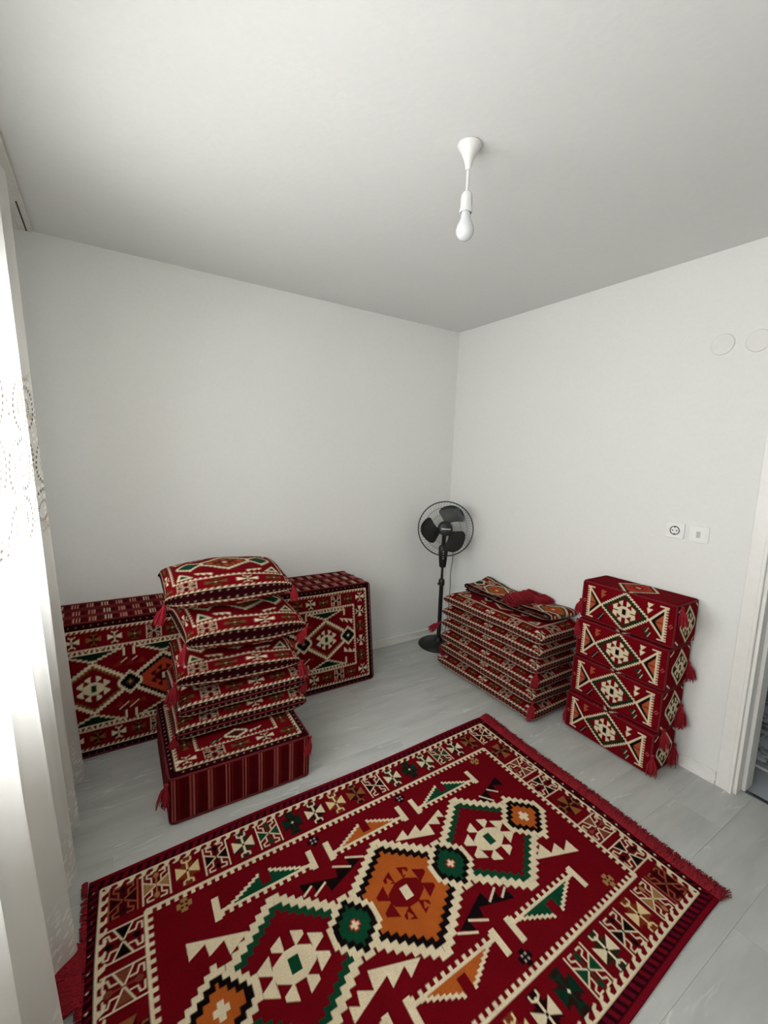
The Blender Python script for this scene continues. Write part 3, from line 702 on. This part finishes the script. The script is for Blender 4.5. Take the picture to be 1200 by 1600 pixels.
# mottled black and white mat in the hallway, with a lifted crumpled edge
nx, ny = 60, 60
X, Y = np.meshgrid(np.linspace(2.80, 3.55, nx), np.linspace(-.3, .95, ny)); Z = .012+.010*smoothnoise(X, Y, 4, 16.)+.008*smoothnoise(X, Y, 9, 40.); Z = np.maximum(Z, .003)
Vm = np.concatenate([np.stack([X, Y, Z], -1).reshape(-1, 3), np.stack([X, Y, X*0+.0], -1).reshape(-1, 3)])
n = nx*ny; ring = list(range(nx)) + [nx-1+nx*j for j in range(1, ny)] + [n-1-i for i in range(1, nx)] + [nx*(ny-1-j) for j in range(1, ny-1)]
side = np.array([(ring[i], ring[(i+1) % len(ring)], ring[(i+1) % len(ring)]+n, ring[i]+n) for i in range(len(ring))])[:, ::-1]
mo = link('hall_mat', np_mesh('hall_mat', Vm-np.array((3.17, .32, 0)), np.concatenate([grid_faces(ny, nx), grid_faces(ny, nx, n, True), side])), 'mottled', None, (3.17, .32, 0)); tag(mo, 'black and white mottled mat on the hallway floor beyond the door', 'mat')
tag(MB().box(-.008, .008, -.8, .8, 0, .006, .001).build('threshold_strip', 'plastic', None, False, (2.74, .45, -.002)), 'thin pale strip across the hallway floor beyond the door', 'strip')

# ------------------------------------------------------------------ the kilim rug
RA, RANG, RSH = (1.76934, 1.67518), math.radians(1.283), .045
ex = np.array((math.cos(RANG), math.sin(RANG))); ey = np.array((-math.sin(RANG), math.cos(RANG)))
def rug_xy(x, y):
    """canvas centimetres -> floor metres"""
    v = y+60; u = 93.4-x+RSH*v
    return RA[0]-u/100*ex[0]-v/100*ey[0], RA[1]-u/100*ex[1]-v/100*ey[1]
cv = rug_canvas(); cell = .25
nx, ny = int(188/cell)+1, int(120/cell)+1
gx, gy = np.meshgrid(np.linspace(-94, 94, nx), np.linspace(-60, 60, ny))
# gently uneven outline and surface
wx = gx + .35*np.sin(gy*.09+1)*(np.abs(gx)/94)**3; wy = gy + .45*np.sin(gx*.05+.6)*(np.abs(gy)/60)**3
X, Y = rug_xy(wx, wy)
Z = .0075 + .0012*smoothnoise(X, Y, 3, 7.) + .004*np.exp(-((gx-88)/6)**2)*np.abs(np.sin(gy*.045))
C = cv.sample(gx.ravel(), gy.ravel(), cell)
cx0, cy0 = rug_xy(0, 0)
top = np.stack([X-cx0, Y-cy0, Z], -1).reshape(-1, 3)
n = nx*ny; ring = list(range(nx)) + [nx-1+nx*j for j in range(1, ny)] + [n-1-i for i in range(1, nx)] + [nx*(ny-1-j) for j in range(1, ny-1)]
low = top[ring].copy(); low[:, 2] = 0
rf = [(ring[i], ring[(i+1) % len(ring)], n+(i+1) % len(ring), n+i) for i in range(len(ring))]
rug = link('kilim_rug', np_mesh('kilim_rug', np.concatenate([top, low]), np.concatenate([grid_faces(ny, nx)[:, ::-1], np.array(rf)]), np.concatenate([C, np.tile(lin((110, 10, 22)), (len(ring), 1))])), 'kilim', None, (cx0, cy0, 0))
tag(rug, 'red kilim rug with cream hexagon medallions and fringe, lying flat on floor', 'rug')
for s, nm in ((1, 3), (-1, 8)):
    pts = []
    for k in range(40):
        yy = -60+120*k/39; x_, y_ = rug_xy(s*93.6+.35*math.sin(yy*.09+1)*s, yy); d = (s*ex[0], s*ex[1], 0)
        pts.append(((x_-cx0, y_-cy0, 0.004), d))
    L_ = .066 if s > 0 else .018
    o = link('fringe', fringe_mesh('fringe', pts, 2300 if s > 0 else 900, L_, nm, lift=.014 if s > 0 else .006), 'red_yarn', rug); o['kind'] = 'stuff'
# a loose curled clump of the fringe at the window end
pts = []
for k in range(6):
    x_, y_ = rug_xy(-94, -38+k*3.4); pts.append(((x_-cx0, y_-cy0, .005), (-1, .5-.15*k, 0)))
o = link('fringe_clump', fringe_mesh('fringe_clump', pts, 420, .105, 21, lift=.012, width=.003), 'red_yarn', rug); o['kind'] = 'stuff'
pts = []
for k in range(6):
    x_, y_ = rug_xy(-94, -12+k*4.5); pts.append(((x_-cx0, y_-cy0, .005), (-1, .7, 0)))
o = link('fringe_clump', fringe_mesh('fringe_clump', pts, 520, .12, 22, lift=.012, width=.003), 'red_yarn', rug); o['kind'] = 'stuff'

# ------------------------------------------------------------------ three seat mattresses leaning on the back wall
mc = mattress_canvas(); md = dashes(190, 10)
plain = (84, 5, 14)
mm_ = cloth_box('seat_mattress', (1.90, .097, .65), .024, .004, {'+x': plain, '-x': plain, '+y': plain, '-y': mc, '+z': md, '-z': plain}, puff=.0012, seed=2, wob=.0015)
mm_.materials.append(M['kilim'])
SLUMP = .155
_co = np.empty(len(mm_.vertices)*3, np.float32); mm_.vertices.foreach_get('co', _co); _co = _co.reshape(-1, 3)
_co[:, 2] *= .988; _co[:, 1] += (_co[:, 2]+.321)*SLUMP; mm_.vertices.foreach_set('co', _co.ravel()); mm_.update()
def piping_loop(parent, pts, r=.0045, mat='piping'): return MB().tube(pts, r, 6, closed=True).build('piping', mat, parent, True)
def rrect(ax, bx, rad, n=5):
    out = []
    for sx, sy, a0 in ((1, 1, 0), (-1, 1, PI/2), (-1, -1, PI), (1, -1, 3*PI/2)):
        for k in range(n): a = a0+PI/2*k/(n-1); out.append((sx*(ax-rad)+rad*math.cos(a), sy*(bx-rad)+rad*math.sin(a)))
    return out
LAB = ['red kilim seat mattress leaning at the front, cream diamonds facing the room', 'red kilim seat mattress leaning, the middle one of three against the wall', 'red kilim seat mattress leaning flush on the wall behind two others']
for i in range(3):
    yy = 2.3635 + i*.0985
    e = empty('seat_mattress', (.528-(0, .008, .021)[i], yy, 0)); e.scale = ((1, .995, .989)[i], 1, (1, 1.004, 1.012)[i]); tag(e, LAB[i], 'mattress', 'seat mattresses leaning on the back wall')
    link('mattress_body', mm_, None, e, (0, .0485, .3225))
    lp = [(x, .006+(z+.321)*SLUMP, z+.3235) for x, z in rrect(.948, .319, .02)]; piping_loop(e, lp)
    lp = [(x, .091+(z+.321)*SLUMP, z+.3235) for x, z in rrect(.948, .319, .02)]; piping_loop(e, lp)

# ------------------------------------------------------------------ the block seat with striped sides under the left pile
bc = border_canvas(59.5, 60, 10, 3.4, 8.6, ['wK', 'hK', 'dB', 'wK', 'dB', 'hK'], 10.4)
hexagon(bc, 0, 20.0-6.5, 5.2, 3.4, .8, [(0, CRM), (1.0, DRED), (1.6, (60, 24, 20))], .7); saw(bc, 8.5, 13.5, 1, 1, CRM, k=.34); saw(bc, -8.5, 14, 1, 1, GRN, True, k=.36)
st = stripes(59.5, 20); st2 = stripes(60, 20)
e = empty('block_seat', (.463, 2.045, 0), math.radians(-1.0)); tag(e, 'low square seat block with pinstriped red sides under a pile of cushions', 'seat')
bm_ = cloth_box('block_seat', (.59, .60, .20), .016, .004, {'+x': st2, '-x': st2, '+y': plain, '-y': st, '+z': bc, '-z': plain}, puff=.005, seed=6, wob=.002); bm_.materials.append(M['kilim'])
link('seat_body', bm_, None, e, (0, 0, .1055))
piping_loop(e, [(x, y_, .198) for x, y_ in rrect(.293, .298, .02)], .005); piping_loop(e, [(x, y_, .008) for x, y_ in rrect(.293, .298, .02)], .005)
add_tassels(e, [(-.302, -.296, .185, 0, .25, 1.0), (.302, -.290, .19, -.1, -.35, .8)])

# ------------------------------------------------------------------ cushions piled on the block
SEQ_L = ['dB', 'hK', 'dB', 'wK', 'dB', 'hK', 'dB']
cl = cushion_canvas(62, 46, SEQ_L)
flat = cloth_pillow('flat_cushion', (.60, .40, .106), .075, .004, cl, .72, 3, .004); flat.materials.append(M['kilim'])
plump = [cloth_pillow('plump_%d' % i, (.56, .40, h), .26, .004, cl, .62, 11+i*4, .007, .012, .05) for i, h in enumerate((.155, .19, .185))]
for q in plump: q.materials.append(M['kilim'])
pile = [  # mesh, x, y, z, rz, tilt x, tilt y, label
    (flat, .512, 2.125, .263, -1.0, 0, 0, 'flat red kilim cushion directly on the striped seat block'),
    (flat, .515, 2.125, .372, .6, 1.0, 0, 'flat red kilim cushion second from the bottom of the block pile'),
    (plump[0], .500, 2.115, .5055, -2.0, 2.0, 2.0, 'plump red kilim cushion in the middle of the block pile'),
    (plump[1], .522, 2.115, .678, 3.0, 3.0, 3.2, 'plump red kilim cushion just below the topmost one on the block pile'),
    (plump[2], .470, 2.150, .868, -2.0, 3.0, -.5, 'plump red kilim cushion on top of the block pile')]
for i, (me, x, y_, z, rz, tx, ty, lab) in enumerate(pile):
    R_ = math.radians
    e = empty('kilim_cushion', (x, y_, z)); e.rotation_euler = (R_(tx), R_(ty), R_(rz)); tag(e, lab, 'cushion', 'cushions piled on the block seat')
    link('cushion_body', me, None, e)
    w = .30 if i < 2 else .277; d = .197
    if i < 2: piping_loop(e, [(x_*1.0, q, .0) for x_, q in rrect(w-.002, .199, .012)], .004)
    SP = {0: [(-w-.002, -d, 0, 0, .3, .95)], 1: [(w+.002, -d+.01, 0, .1, -.3, .9)], 2: [(-w, -d, 0, 0, .25, 1.1), (w, -d, 0, 0, -.25, 1.0)],
          3: [(w+.004, -d, 0, 0, -.35, .95), (-w, -d, 0, 0, .2, .9)], 4: [(-w, -d, -.01, 0, .35, .85), (w, -d, 0, 0, -.25, .85)]}[i]
    add_tassels(e, SP)

# ------------------------------------------------------------------ six long cushions stacked along the right wall
cr_ = cushion_canvas(86, 46, ['wK', 'dB', 'hK', 'xB', 'wK', 'dB', 'hK', 'xB', 'wK'], 1.7)
longm = [cloth_pillow('long_cushion_%d' % i, (.83, .405, .0895), .075, .004, cr_, .72, 20+i*3, .0028) for i in range(3)]
for q in longm: q.materials.append(M['kilim'])
NTH = ['lowest long red kilim cushion of the stack beside the fan, on the floor', 'second lowest long red kilim cushion of the stack beside the fan', 'third long red kilim cushion from the floor in the stack beside the fan',
       'fourth long red kilim cushion from the floor in the stack beside the fan', 'second highest long red kilim cushion of the stack beside the fan', 'topmost long red kilim cushion of the stack beside the fan, under a folded rug']
HL = .0915
for i in range(6):
    dx, dy = (-.010, .004, -.006, .004, -.002, -.006)[i], (0, .006, -.004, .004, -.008, -.020)[i]
    e = empty('long_cushion', (2.195+dx, 1.895+dy, .047+i*HL)); e.rotation_euler = (math.radians((0, .3, -.3, .2, -.3, .2)[i]), 0, PI/2+math.radians((.8, -.6, .6, .2, 1.0, .6)[i])); tag(e, NTH[i], 'cushion', 'long cushions stacked by the right wall')
    link('cushion_body', longm[i % 3], None, e)
    piping_loop(e, [(x_, q, 0) for x_, q in rrect(.408, .200, .012)], .0038)
    # local +x = world +y (far), local +y = world -x (room side)
    SP = {0: [(-.414, .190, .007, .5, .75, .62), (.414, .200, .020, -.8, -.4, .8)], 1: [(-.415, .200, .0, -.10, .05, .95), (.414, .202, .0, -.5, -.3, 1.1)],
          2: [], 3: [(-.416, .200, .0, -.12, .08, .95), (.414, .202, .0, -.7, -.4, 1.1)], 4: [], 5: []}[i]
    add_tassels(e, SP)

# folded rug lying on the stack: cloth strip folded over itself
fc = border_canvas(110, 30, 8, 2.2, 7.0, ['hK', 'dB', 'wK', 'xB', 'hG', 'dB'], 8.4)
hexagon(fc, 34, 0, 11, 12, 3, [(0, CRM), (1.2, (20, 34, 60)), (2.6, (150, 88, 36))], .9); flower(fc, 34, 0, .6, (170, 60, 30), CRM)
hexagon(fc, 16, 0, 5, 7, 1, [(0, CRM), (1.2, (16, 44, 60))], .9); tent(fc, -14, -6, -1, GRN, 9, .6); hexagon(fc, -34, 0, 9, 10, 2, [(0, CRM), (1, BLK), (2, (150, 40, 30))], .9)
path = [(2.255, .004), (2.0, .004), (1.75, .005), (1.58, .006), (1.545, .010), (1.528, .024), (1.540, .040), (1.575, .047), (1.68, .040), (1.80, .034)]
pp = []
for (ya, za), (yb, zb) in zip(path[:-1], path[1:]):
    k = max(int(math.hypot(yb-ya, zb-za)/.006), 1)
    for j in range(k): pp.append((ya+(yb-ya)*j/k, za+(zb-za)*j/k))
pp.append(path[-1]); pp = np.array(pp); nL = len(pp); nW = 60
S = np.concatenate([[0], np.cumsum(np.linalg.norm(np.diff(pp, axis=0), axis=1))])
wv = np.linspace(-1, 1, nW); A_, B_ = np.meshgrid(S, wv, indexing='ij')
Xf = 2.262 + .112*B_ + .012*np.sin(A_*9) ; Yf = np.repeat(pp[:, :1], nW, 1) + .02*B_*np.sin(A_*5+1)*.6
Zf = np.repeat(pp[:, 1:], nW, 1) + .006*smoothnoise(A_*1.2, B_*.12, 5, 22.) + .004 + .012*np.clip(B_, 0, 1)**2*np.clip((pp[:, :1]-2.0)/.25, 0, 1)
Zf = np.maximum(Zf, .002); th = .007
tp = np.stack([Xf-2.26, Yf-1.9, Zf+th], -1).reshape(-1, 3); lw = np.stack([Xf-2.26, Yf-1.9, Zf], -1).reshape(-1, 3)
Cf = fc.sample((A_/S[-1]*110-55).ravel(), (B_*15).ravel(), .5); n = nL*nW
ring = list(range(nW)) + [nW-1+nW*j for j in range(1, nL)] + [n-1-i for i in range(1, nW)] + [nW*(nL-1-j) for j in range(1, nL-1)]
sd = np.array([(ring[i], ring[(i+1) % len(ring)], ring[(i+1) % len(ring)]+n, ring[i]+n) for i in range(len(ring))])
ZT = .5460
fold = empty('folded_rug', (2.26, 1.9, ZT)); tag(fold, 'small red fringed rug folded on top of the long cushion stack', 'rug')
link('rug_cloth', np_mesh('rug_cloth', np.concatenate([tp, lw]), np.concatenate([grid_faces(nL, nW), grid_faces(nL, nW, n, True), sd]), np.concatenate([Cf, Cf])), 'kilim', fold)
# second layer from the far end
path = [(2.24, .012), (2.268, .020), (2.275, .034), (2.255, .046), (2.15, .040), (2.0, .032), (1.91, .034)]
pp = []
for (ya, za), (yb, zb) in zip(path[:-1], path[1:]):
    k = max(int(math.hypot(yb-ya, zb-za)/.006), 1)
    for j in range(k): pp.append((ya+(yb-ya)*j/k, za+(zb-za)*j/k))
pp.append(path[-1]); pp = np.array(pp); nL = len(pp)
S = np.concatenate([[0], np.cumsum(np.linalg.norm(np.diff(pp, axis=0), axis=1))]); A_, B_ = np.meshgrid(S, wv, indexing='ij')
Xf = 2.275 + .105*B_ - .01*np.sin(A_*8); Yf = np.repeat(pp[:, :1], nW, 1) - .03*B_*A_; Zf = np.repeat(pp[:, 1:], nW, 1) + .006*smoothnoise(A_*1.3, B_*.12, 8, 24.) + .03*np.clip(B_, 0, 1)*np.clip((pp[:, :1]-1.95)/.25, 0, 1)
tp = np.stack([Xf-2.26, Yf-1.9, Zf+th], -1).reshape(-1, 3); lw = np.stack([Xf-2.26, Yf-1.9, Zf], -1).reshape(-1, 3); n = nL*nW
Cf = fc.sample((A_/S[-1]*44+6).ravel(), (B_*15).ravel(), .5)
ring = list(range(nW)) + [nW-1+nW*j for j in range(1, nL)] + [n-1-i for i in range(1, nW)] + [nW*(nL-1-j) for j in range(1, nL-1)]
sd = np.array([(ring[i], ring[(i+1) % len(ring)], ring[(i+1) % len(ring)]+n, ring[i]+n) for i in range(len(ring))])
link('rug_flap', np_mesh('rug_flap', np.concatenate([tp, lw]), np.concatenate([grid_faces(nL, nW), grid_faces(nL, nW, n, True), sd]), np.concatenate([Cf, Cf])), 'kilim', fold)
pts = [((-.10+.2*k/7, .02, .040), (-.25+.05*k, -1, 0)) for k in range(8)]
o = link('fringe', fringe_mesh('fold_fringe', pts, 620, .15, 31, droop=.0, lift=.055, width=.0032), 'red_yarn', fold); o['kind'] = 'stuff'
pts = [((.02+.09*k/5, -.10, .044), (.2, -1, 0)) for k in range(6)]
o = link('fringe', fringe_mesh('fold_fringe_b', pts, 260, .11, 32, droop=.0, lift=.045, width=.0032), 'red_yarn', fold); o['kind'] = 'stuff'

for o in fold.children:
    if o.get('kind') == 'stuff':
        for v_ in o.data.vertices: v_.co.x = min(v_.co.x, .141)

# ------------------------------------------------------------------ four box bolsters stacked beside the door
bf, be, bt = bolster_front(), bolster_end(), bolster_top()
bol = cloth_box('box_bolster', (.215, .47, .213), .016, .0024, {'+x': plain, '-x': bf, '+y': be, '-y': be, '+z': bt, '-z': plain}, puff=.007, seed=12, wob=.0015, puff_z=.0015); bol.materials.append(M['kilim'])
BL = ['red box bolster with green diamond at the bottom of the stack beside the door', 'red box bolster second from the bottom of the stack beside the door', 'red box bolster second from the top of the stack beside the door', 'red box bolster on top of the stack beside the door']
for i in range(4):
    e = empty('box_bolster', (2.288+(-.013, .001, -.001, .002)[i], 1.158-(0, .006, .014, .022)[i], .002+i*.2165)); e.rotation_euler = (0, 0, math.radians((-.5, .5, -.3, .4)[i])); tag(e, BL[i], 'bolster', 'box bolsters stacked beside the door')
    link('bolster_body', bol, None, e, (0, 0, .1075))
    for z in (.010, .207): piping_loop(e, [(x_, q, z) for x_, q in rrect(.106, .233, .016)], .0042)
    for sx, sy in ((-1, -1), (-1, 1)): MB().tube([(sx*.104, sy*.231, .012), (sx*.105, sy*.232, .11), (sx*.104, sy*.231, .205)], .0042, 6).build('piping', 'piping', e, True)
    SP = {0: [(-.104, -.238, .112, .0, .1, 1.05), (.082, -.247, .118, .25, .0, 1.1), (-.098, .245, .099, -.2, .1, .9)], 1: [(-.07, -.243, .02, .1, 0, 1.0), (.074, -.245, .11, .3, 0, 1.15)], 2: [(.076, -.245, .12, .2, 0, 1.0), (-.10, .243, .20, -.2, .1, 1.0)],
          3: [(-.085, -.245, .205, .15, .05, .9), (-.10, .243, .10, -.3, .1, 1.0)]}[i]
    add_tassels(e, SP)

# ------------------------------------------------------------------ pedestal fan in the corner
FX, FY = 2.205, 2.575
fan = empty('pedestal_fan', (FX, FY, 0)); tag(fan, 'black pedestal fan with three blades and round wire cage in the corner', 'fan')
MB().lathe([(.002, 0), (.155, 0), (.160, .006), (.158, .014), (.14, .026), (.08, .034), (.04, .040), (.030, .055), (.026, .075), (.001, .076)], 48).build('base', 'black', fan, True)
MB().tube([(0, 0, .05), (0, 0, .52)], .0165, 16).build('lower_pole', 'black', fan, True)
MB().lathe([(.016, .49), (.023, .495), (.024, .53), (.018, .545), (.012, .55)], 20).build('height_collar', 'black', fan, True)
MB().tube([(-.022, -.008, .515), (-.045, -.014, .515)], [.006, .009], 10).build('collar_knob', 'black', fan, True)
MB().tube([(0, 0, .52), (0, 0, .68)], .0105, 16).build('upper_pole', 'chrome', fan, True)
# head direction: towards the middle of the room, tipped slightly up
hd = Vector((-.60, -.79, .10)).normalized(); hx = Vector((0, 0, 1)).cross(hd).normalized(); hy = hd.cross(hx)
AXM = Matrix((hx, hy, hd)).transposed()
HC = Vector((-.075, -.10, .965))        # centre of the cage
fwd = Vector((hd.x, hd.y, 0)).normalized()
ctl = MB()
prof = [(.640, .021, .019), (.650, .026, .022), (.70, .031, .026), (.76, .036, .030), (.80, .037, .031), (.815, .024, .022)]
v = []; f = []; ns = 16
for z, a, c_ in prof:
    for k in range(ns):
        an = 2*PI*k/ns; cc, ss = math.cos(an), math.sin(an); q = (abs(cc)**3+abs(ss)**3)**(-1/3)
        p = hx*(a*cc*q) + fwd*(c_*ss*q); v.append((p.x, p.y, z))
for i in range(len(prof)-1):
    for k in range(ns): f.append((i*ns+k, i*ns+(k+1) % ns, (i+1)*ns+(k+1) % ns, (i+1)*ns+k))
f += [tuple(range(ns))[::-1], tuple((len(prof)-1)*ns+k for k in range(ns))]
ctl.add(v, f); box_ = ctl.build('control_box', 'black', fan, True)
for k in range(4):
    c = fwd*.0275 + Vector((0, 0, .715+.018*k)); MB().lathe([(.0045, 0), (.0045, .004), (.003, .006), (.0005, .0062)], 12, Matrix((hx, Vector((0, 0, 1)), fwd)).transposed(), c).build('button', 'silver', box_, True)
nk = HC - hd*.075
MB().tube([(0, 0, .79), (-.002, -.002, .86), tuple(Vector((nk.x*.4, nk.y*.4, .915))), tuple(nk)], [.017, .016, .018, .022], 14).build('neck', 'black', fan, True)
MB().lathe([(.002, -.155), (.03, -.150), (.048, -.13), (.055, -.09), (.056, -.055), (.050, -.040), (.001, -.039)], 32, AXM, HC).build('motor_housing', 'black', fan, True)
# grille: a rear and a front cage of curved wires plus the joining hoop
def circ(r, h, n=64): return [tuple(HC + hx*(r*math.cos(2*PI*k/n)) + hy*(r*math.sin(2*PI*k/n)) + hd*h) for k in range(n)]
RG = .203
MB().tube(circ(RG, 0), .0042, 8, True).build('cage_hoop', 'black', fan, True)
def cage(nm, sgn, depth, r0, n):
    b = MB()
    for k in range(n):
        a = 2*PI*k/n; ps = []
        for j in range(7):
            r = RG+(r0-RG)*j/6; h = sgn*depth*math.sin(j/6*PI/2)**.8; aa = a + .35*(j/6)
            ps.append(HC + hx*(r*math.cos(aa)) + hy*(r*math.sin(aa)) + hd*h)
        b.tube(ps, .00055, 3, cap=False)
    for q in (.55, .78): b.tube(circ(RG*q, sgn*depth*math.sin((RG-RG*q)/(RG-r0)*PI/2)**.8, 48), .0009, 4, True)
    return b.build(nm, 'blackwire', fan, True)
cage('front_cage', 1, .052, .045, 54); cage('rear_cage', -1, .05, .05, 54)
cap = MB().lathe([(.046, .050), (.049, .054), (.047, .060), (.035, .064), (.001, .065)], 36, AXM, HC).build('cage_cap', 'black', fan, True)
b = MB(); q0 = HC+hd*.0655
for k in range(8): # small unreadable maker's print: a row of tiny strokes
    c = q0 + hx*(-.030+.0085*k) + hy*(.002); w = .0032
    b.add([tuple(c-hx*w-hy*.0042), tuple(c+hx*w-hy*.0042), tuple(c+hx*w+hy*.0042), tuple(c-hx*w+hy*.0042)], [(0, 1, 2, 3)])
b.build('printed_mark', 'silver', cap)
MB().lathe([(.03, -.03), (.034, .0), (.032, .018), (.02, .026), (.001, .028)], 28, AXM, HC).build('blade_hub', 'black', fan, True)
for kb in range(3):
    a0 = math.radians((82, 202, 322)[kb]); v = []; f = []; nr, na = 14, 12
    for side in (0, 1):
        for i in range(nr):
            t_ = i/(nr-1); r = .028+(.186-.028)*t_
            half = .26 + .52*math.sin(min(t_*1.05, 1)*PI*.60)**1.1; half *= (1-.62*max(0, (t_-.66)/.34)**2.2); cen = -.30*t_
            for j in range(na):
                s_ = -1+2*j/(na-1); an = a0+cen+half*s_; rr = r*(1-.04*s_*s_*t_)
                h = .026*s_*(.35+.65*t_)*-1 + (.0012 if side == 0 else -.0012) - .004
                v.append(HC + hx*(rr*math.cos(an)) + hy*(rr*math.sin(an)) + hd*h)
    o_ = nr*na
    for i in range(nr-1):
        for j in range(na-1):
            q = (i*na+j, i*na+j+1, (i+1)*na+j+1, (i+1)*na+j); f.append(q); f.append(tuple(x+o_ for x in q[::-1]))
    rg = list(range(na)) + [na-1+na*i for i in range(1, nr)] + [o_-1-j for j in range(1, na)] + [na*(nr-1-i) for i in range(1, nr-1)]
    for i in range(len(rg)): f.append((rg[i], rg[(i+1) % len(rg)], rg[(i+1) % len(rg)]+o_, rg[i]+o_))
    MB().add(v, f).build('blade', 'black', fan, True)
cb = HC - hd*.12
pts = [tuple(cb+Vector((.03, -.01, -.03))), (.055, -.045, .80), (.075, -.03, .70), (.066, -.025, .60), (.078, -.015, .45), (.085, .0, .25), (.105, .05, .07), (.14, .10, .03), (.165, .125, .004)]
fine = []
for i in range(len(pts)-1):
    p0, p1, p2, p3 = [Vector(pts[min(max(i+k, 0), len(pts)-1)]) for k in (-1, 0, 1, 2)]
    for k in range(6):
        u = k/6; fine.append(.5*((2*p1)+(p2-p0)*u+(2*p0-5*p1+4*p2-p3)*u*u+(3*p1-p0-3*p2+p3)*u**3))
MB().tube(fine, .0026, 6).build('power_cord', 'blackwire', fan, True)

# ------------------------------------------------------------------ bare bulb on the ceiling
lx, ly = 1.005, 1.155
t = empty('pendant_bulb', (lx, ly, ZC)); tag(t, 'white ceiling rose with short cord, lamp holder and bare unlit bulb', 'lamp')
MB().lathe([(.002, -.0005), (.036, -.0005), (.038, -.004), (.036, -.007), (.026, -.022), (.015, -.045), (.0095, -.066), (.0085, -.074), (.001, -.075)], 36).build('ceiling_rose', 'lampwhite', t, True)
MB().tube([(0, 0, -.07), (-.0005, 0, -.145)], .0046, 10).build('cord', 'lampwhite', t, True)
MB().lathe([(.004, -.138), (.012, -.139), (.017, -.146), (.0185, -.16), (.0185, -.185), (.021, -.190), (.021, -.198), (.018, -.199), (.017, -.194), (.001, -.193)], 32).build('lamp_holder', 'lampwhite', t, True)
MB().lathe([(.012, -.190), (.0145, -.200), (.0155, -.214), (.019, -.224), (.0262, -.238), (.0285, -.250), (.0275, -.261), (.022, -.272), (.013, -.2785), (.001, -.281)], 36).build('bulb', 'bulb', t, True)

# ------------------------------------------------------------------ wall fittings on the right wall
def disc(y_, z, lab):
    o = MB().lathe([(.0465, 0), (.0465, .004), (.044, .007), (.030, .009), (.001, .0095)], 48, Matrix(((0, 0, -1), (0, 1, 0), (1, 0, 0))).transposed().transposed()).build('junction_cover', 'cover', None, True, (XR-.0002, y_, z))
    tag(o, lab, 'cover', 'round covers high on the wall')
disc(.948, 2.053, 'round white junction cover high on the wall, further from the door'); disc(.815, 2.045, 'round white junction cover high on the wall, nearer the door')
AXW = Matrix(((0, 0, -1), (-1, 0, 0), (0, 1, 0)))   # lathe z -> -x, x -> -y, y -> z
def plate(name, y_, z, lab, cat):
    t = empty(name, (XR, y_, z)); tag(t, lab, cat)
    MB().box(-.010, 0, -.042, .042, -.0395, .0395, .0025).build('plate', 'plastic', t); return t
t = plate('wall_socket', 1.047, 1.176, 'white wall socket with a round two-pin recess', 'socket')
MB().lathe([(.0225, .0095), (.0225, .0125), (.0195, .0128), (.0185, .0112)], 36, AXW).build('recess_shade_ring', 'dark', t, True)  # dark ring paints in the shade around the socket recess
MB().lathe([(.0185, .0105), (.0185, .0112), (.001, .0113)], 36, AXW).build('recess', 'plastic', t, True)
for s in (-1, 1): MB().lathe([(.0034, .0108), (.0034, .0120), (.001, .0121)], 12, AXW, (0, s*.0095, 0)).build('pin_hole', 'dark', t, True)
for s in (-1, 1): MB().box(-.0135, -.0105, -.003, .003, s*.0165-.0025, s*.0165+.0025, .0005).build('earth_clip', 'chrome', t)
t = plate('light_switch', .942, 1.172, 'white light switch with a small rocker, beside the socket', 'switch')
MB().box(-.0122, -.0095, -.033, .033, -.031, .031, .0012).build('rocker_frame', 'plastic', t)
MB().box(-.0142, -.0115, -.0085, .0085, -.015, .015, .001).build('rocker', 'rocker', t)

# ------------------------------------------------------------------ curtain rail and lace curtain
CX = -.275
b = MB(); b.box(-.035, .035, -1.58, 1.58, -.018, 0, .002)
t = empty('curtain_rail', (CX, 1.145, ZC)); tag(t, 'pale curtain rail fixed to the ceiling above the lace curtain', 'rail'); b.build('rail_body', 'rail', t)
MB().box(.011, .017, 1.28, 1.575, -.0192, -.0175).build('track_slot', 'dark', t); MB().box(-.016, -.012, -1.57, 1.57, -.0192, -.0175).build('track_slot', 'rocker', t)
nS, nZ = 900, 150
s0, s1 = YF+.05, 2.335
sv = np.linspace(0, 1, nS); zv = np.linspace(0, 1, nZ)
Sg, Zg = np.meshgrid(sv, zv)
yb = s0+(s1-s0)*Sg
amp = .011 + .034*(1-Zg)**1.9 + .004*np.sin(Sg*13)*(1-Zg)
ph = yb*2*PI/.262 + .5*np.sin(yb*2.3) + .25*np.sin(Zg*3+yb*4)
ztop = ZC-.022; hem = .032 + .016*(.5+.5*np.cos(yb*2*PI/.262*1.0+1.2))
zz = hem + (ztop-hem)*Zg
belly = .095*(1-Zg)**.9
xx = CX + .004 + belly + amp*np.sin(ph) + .006*np.sin(ph*2.7+Zg*4)*(1-Zg)
yy = yb + .010*np.cos(ph)*(1-.5*Zg) - .03*np.clip((Sg-.92)/.08, 0, 1)*(1-Zg)*0
Vc = np.stack([xx-CX, yy-1.0, zz], -1).reshape(-1, 3)
me = np_mesh('lace_curtain', Vc, grid_faces(nZ, nS)); at = me.attributes.new('cloth', 'FLOAT_VECTOR', 'POINT')
dl = np.sqrt(np.diff(xx, axis=1)**2+np.diff(yy, axis=1)**2); sl = np.concatenate([np.zeros((nZ, 1)), np.cumsum(dl, 1)], 1)
at.data.foreach_set('vector', np.stack([sl, zz, zz*0], -1).astype(np.float32).ravel())
tag(link('lace_curtain', me, 'curtain', None, (CX, 1.0, 0)), 'white sheer lace curtain hanging in folds to the floor at the window', 'curtain')
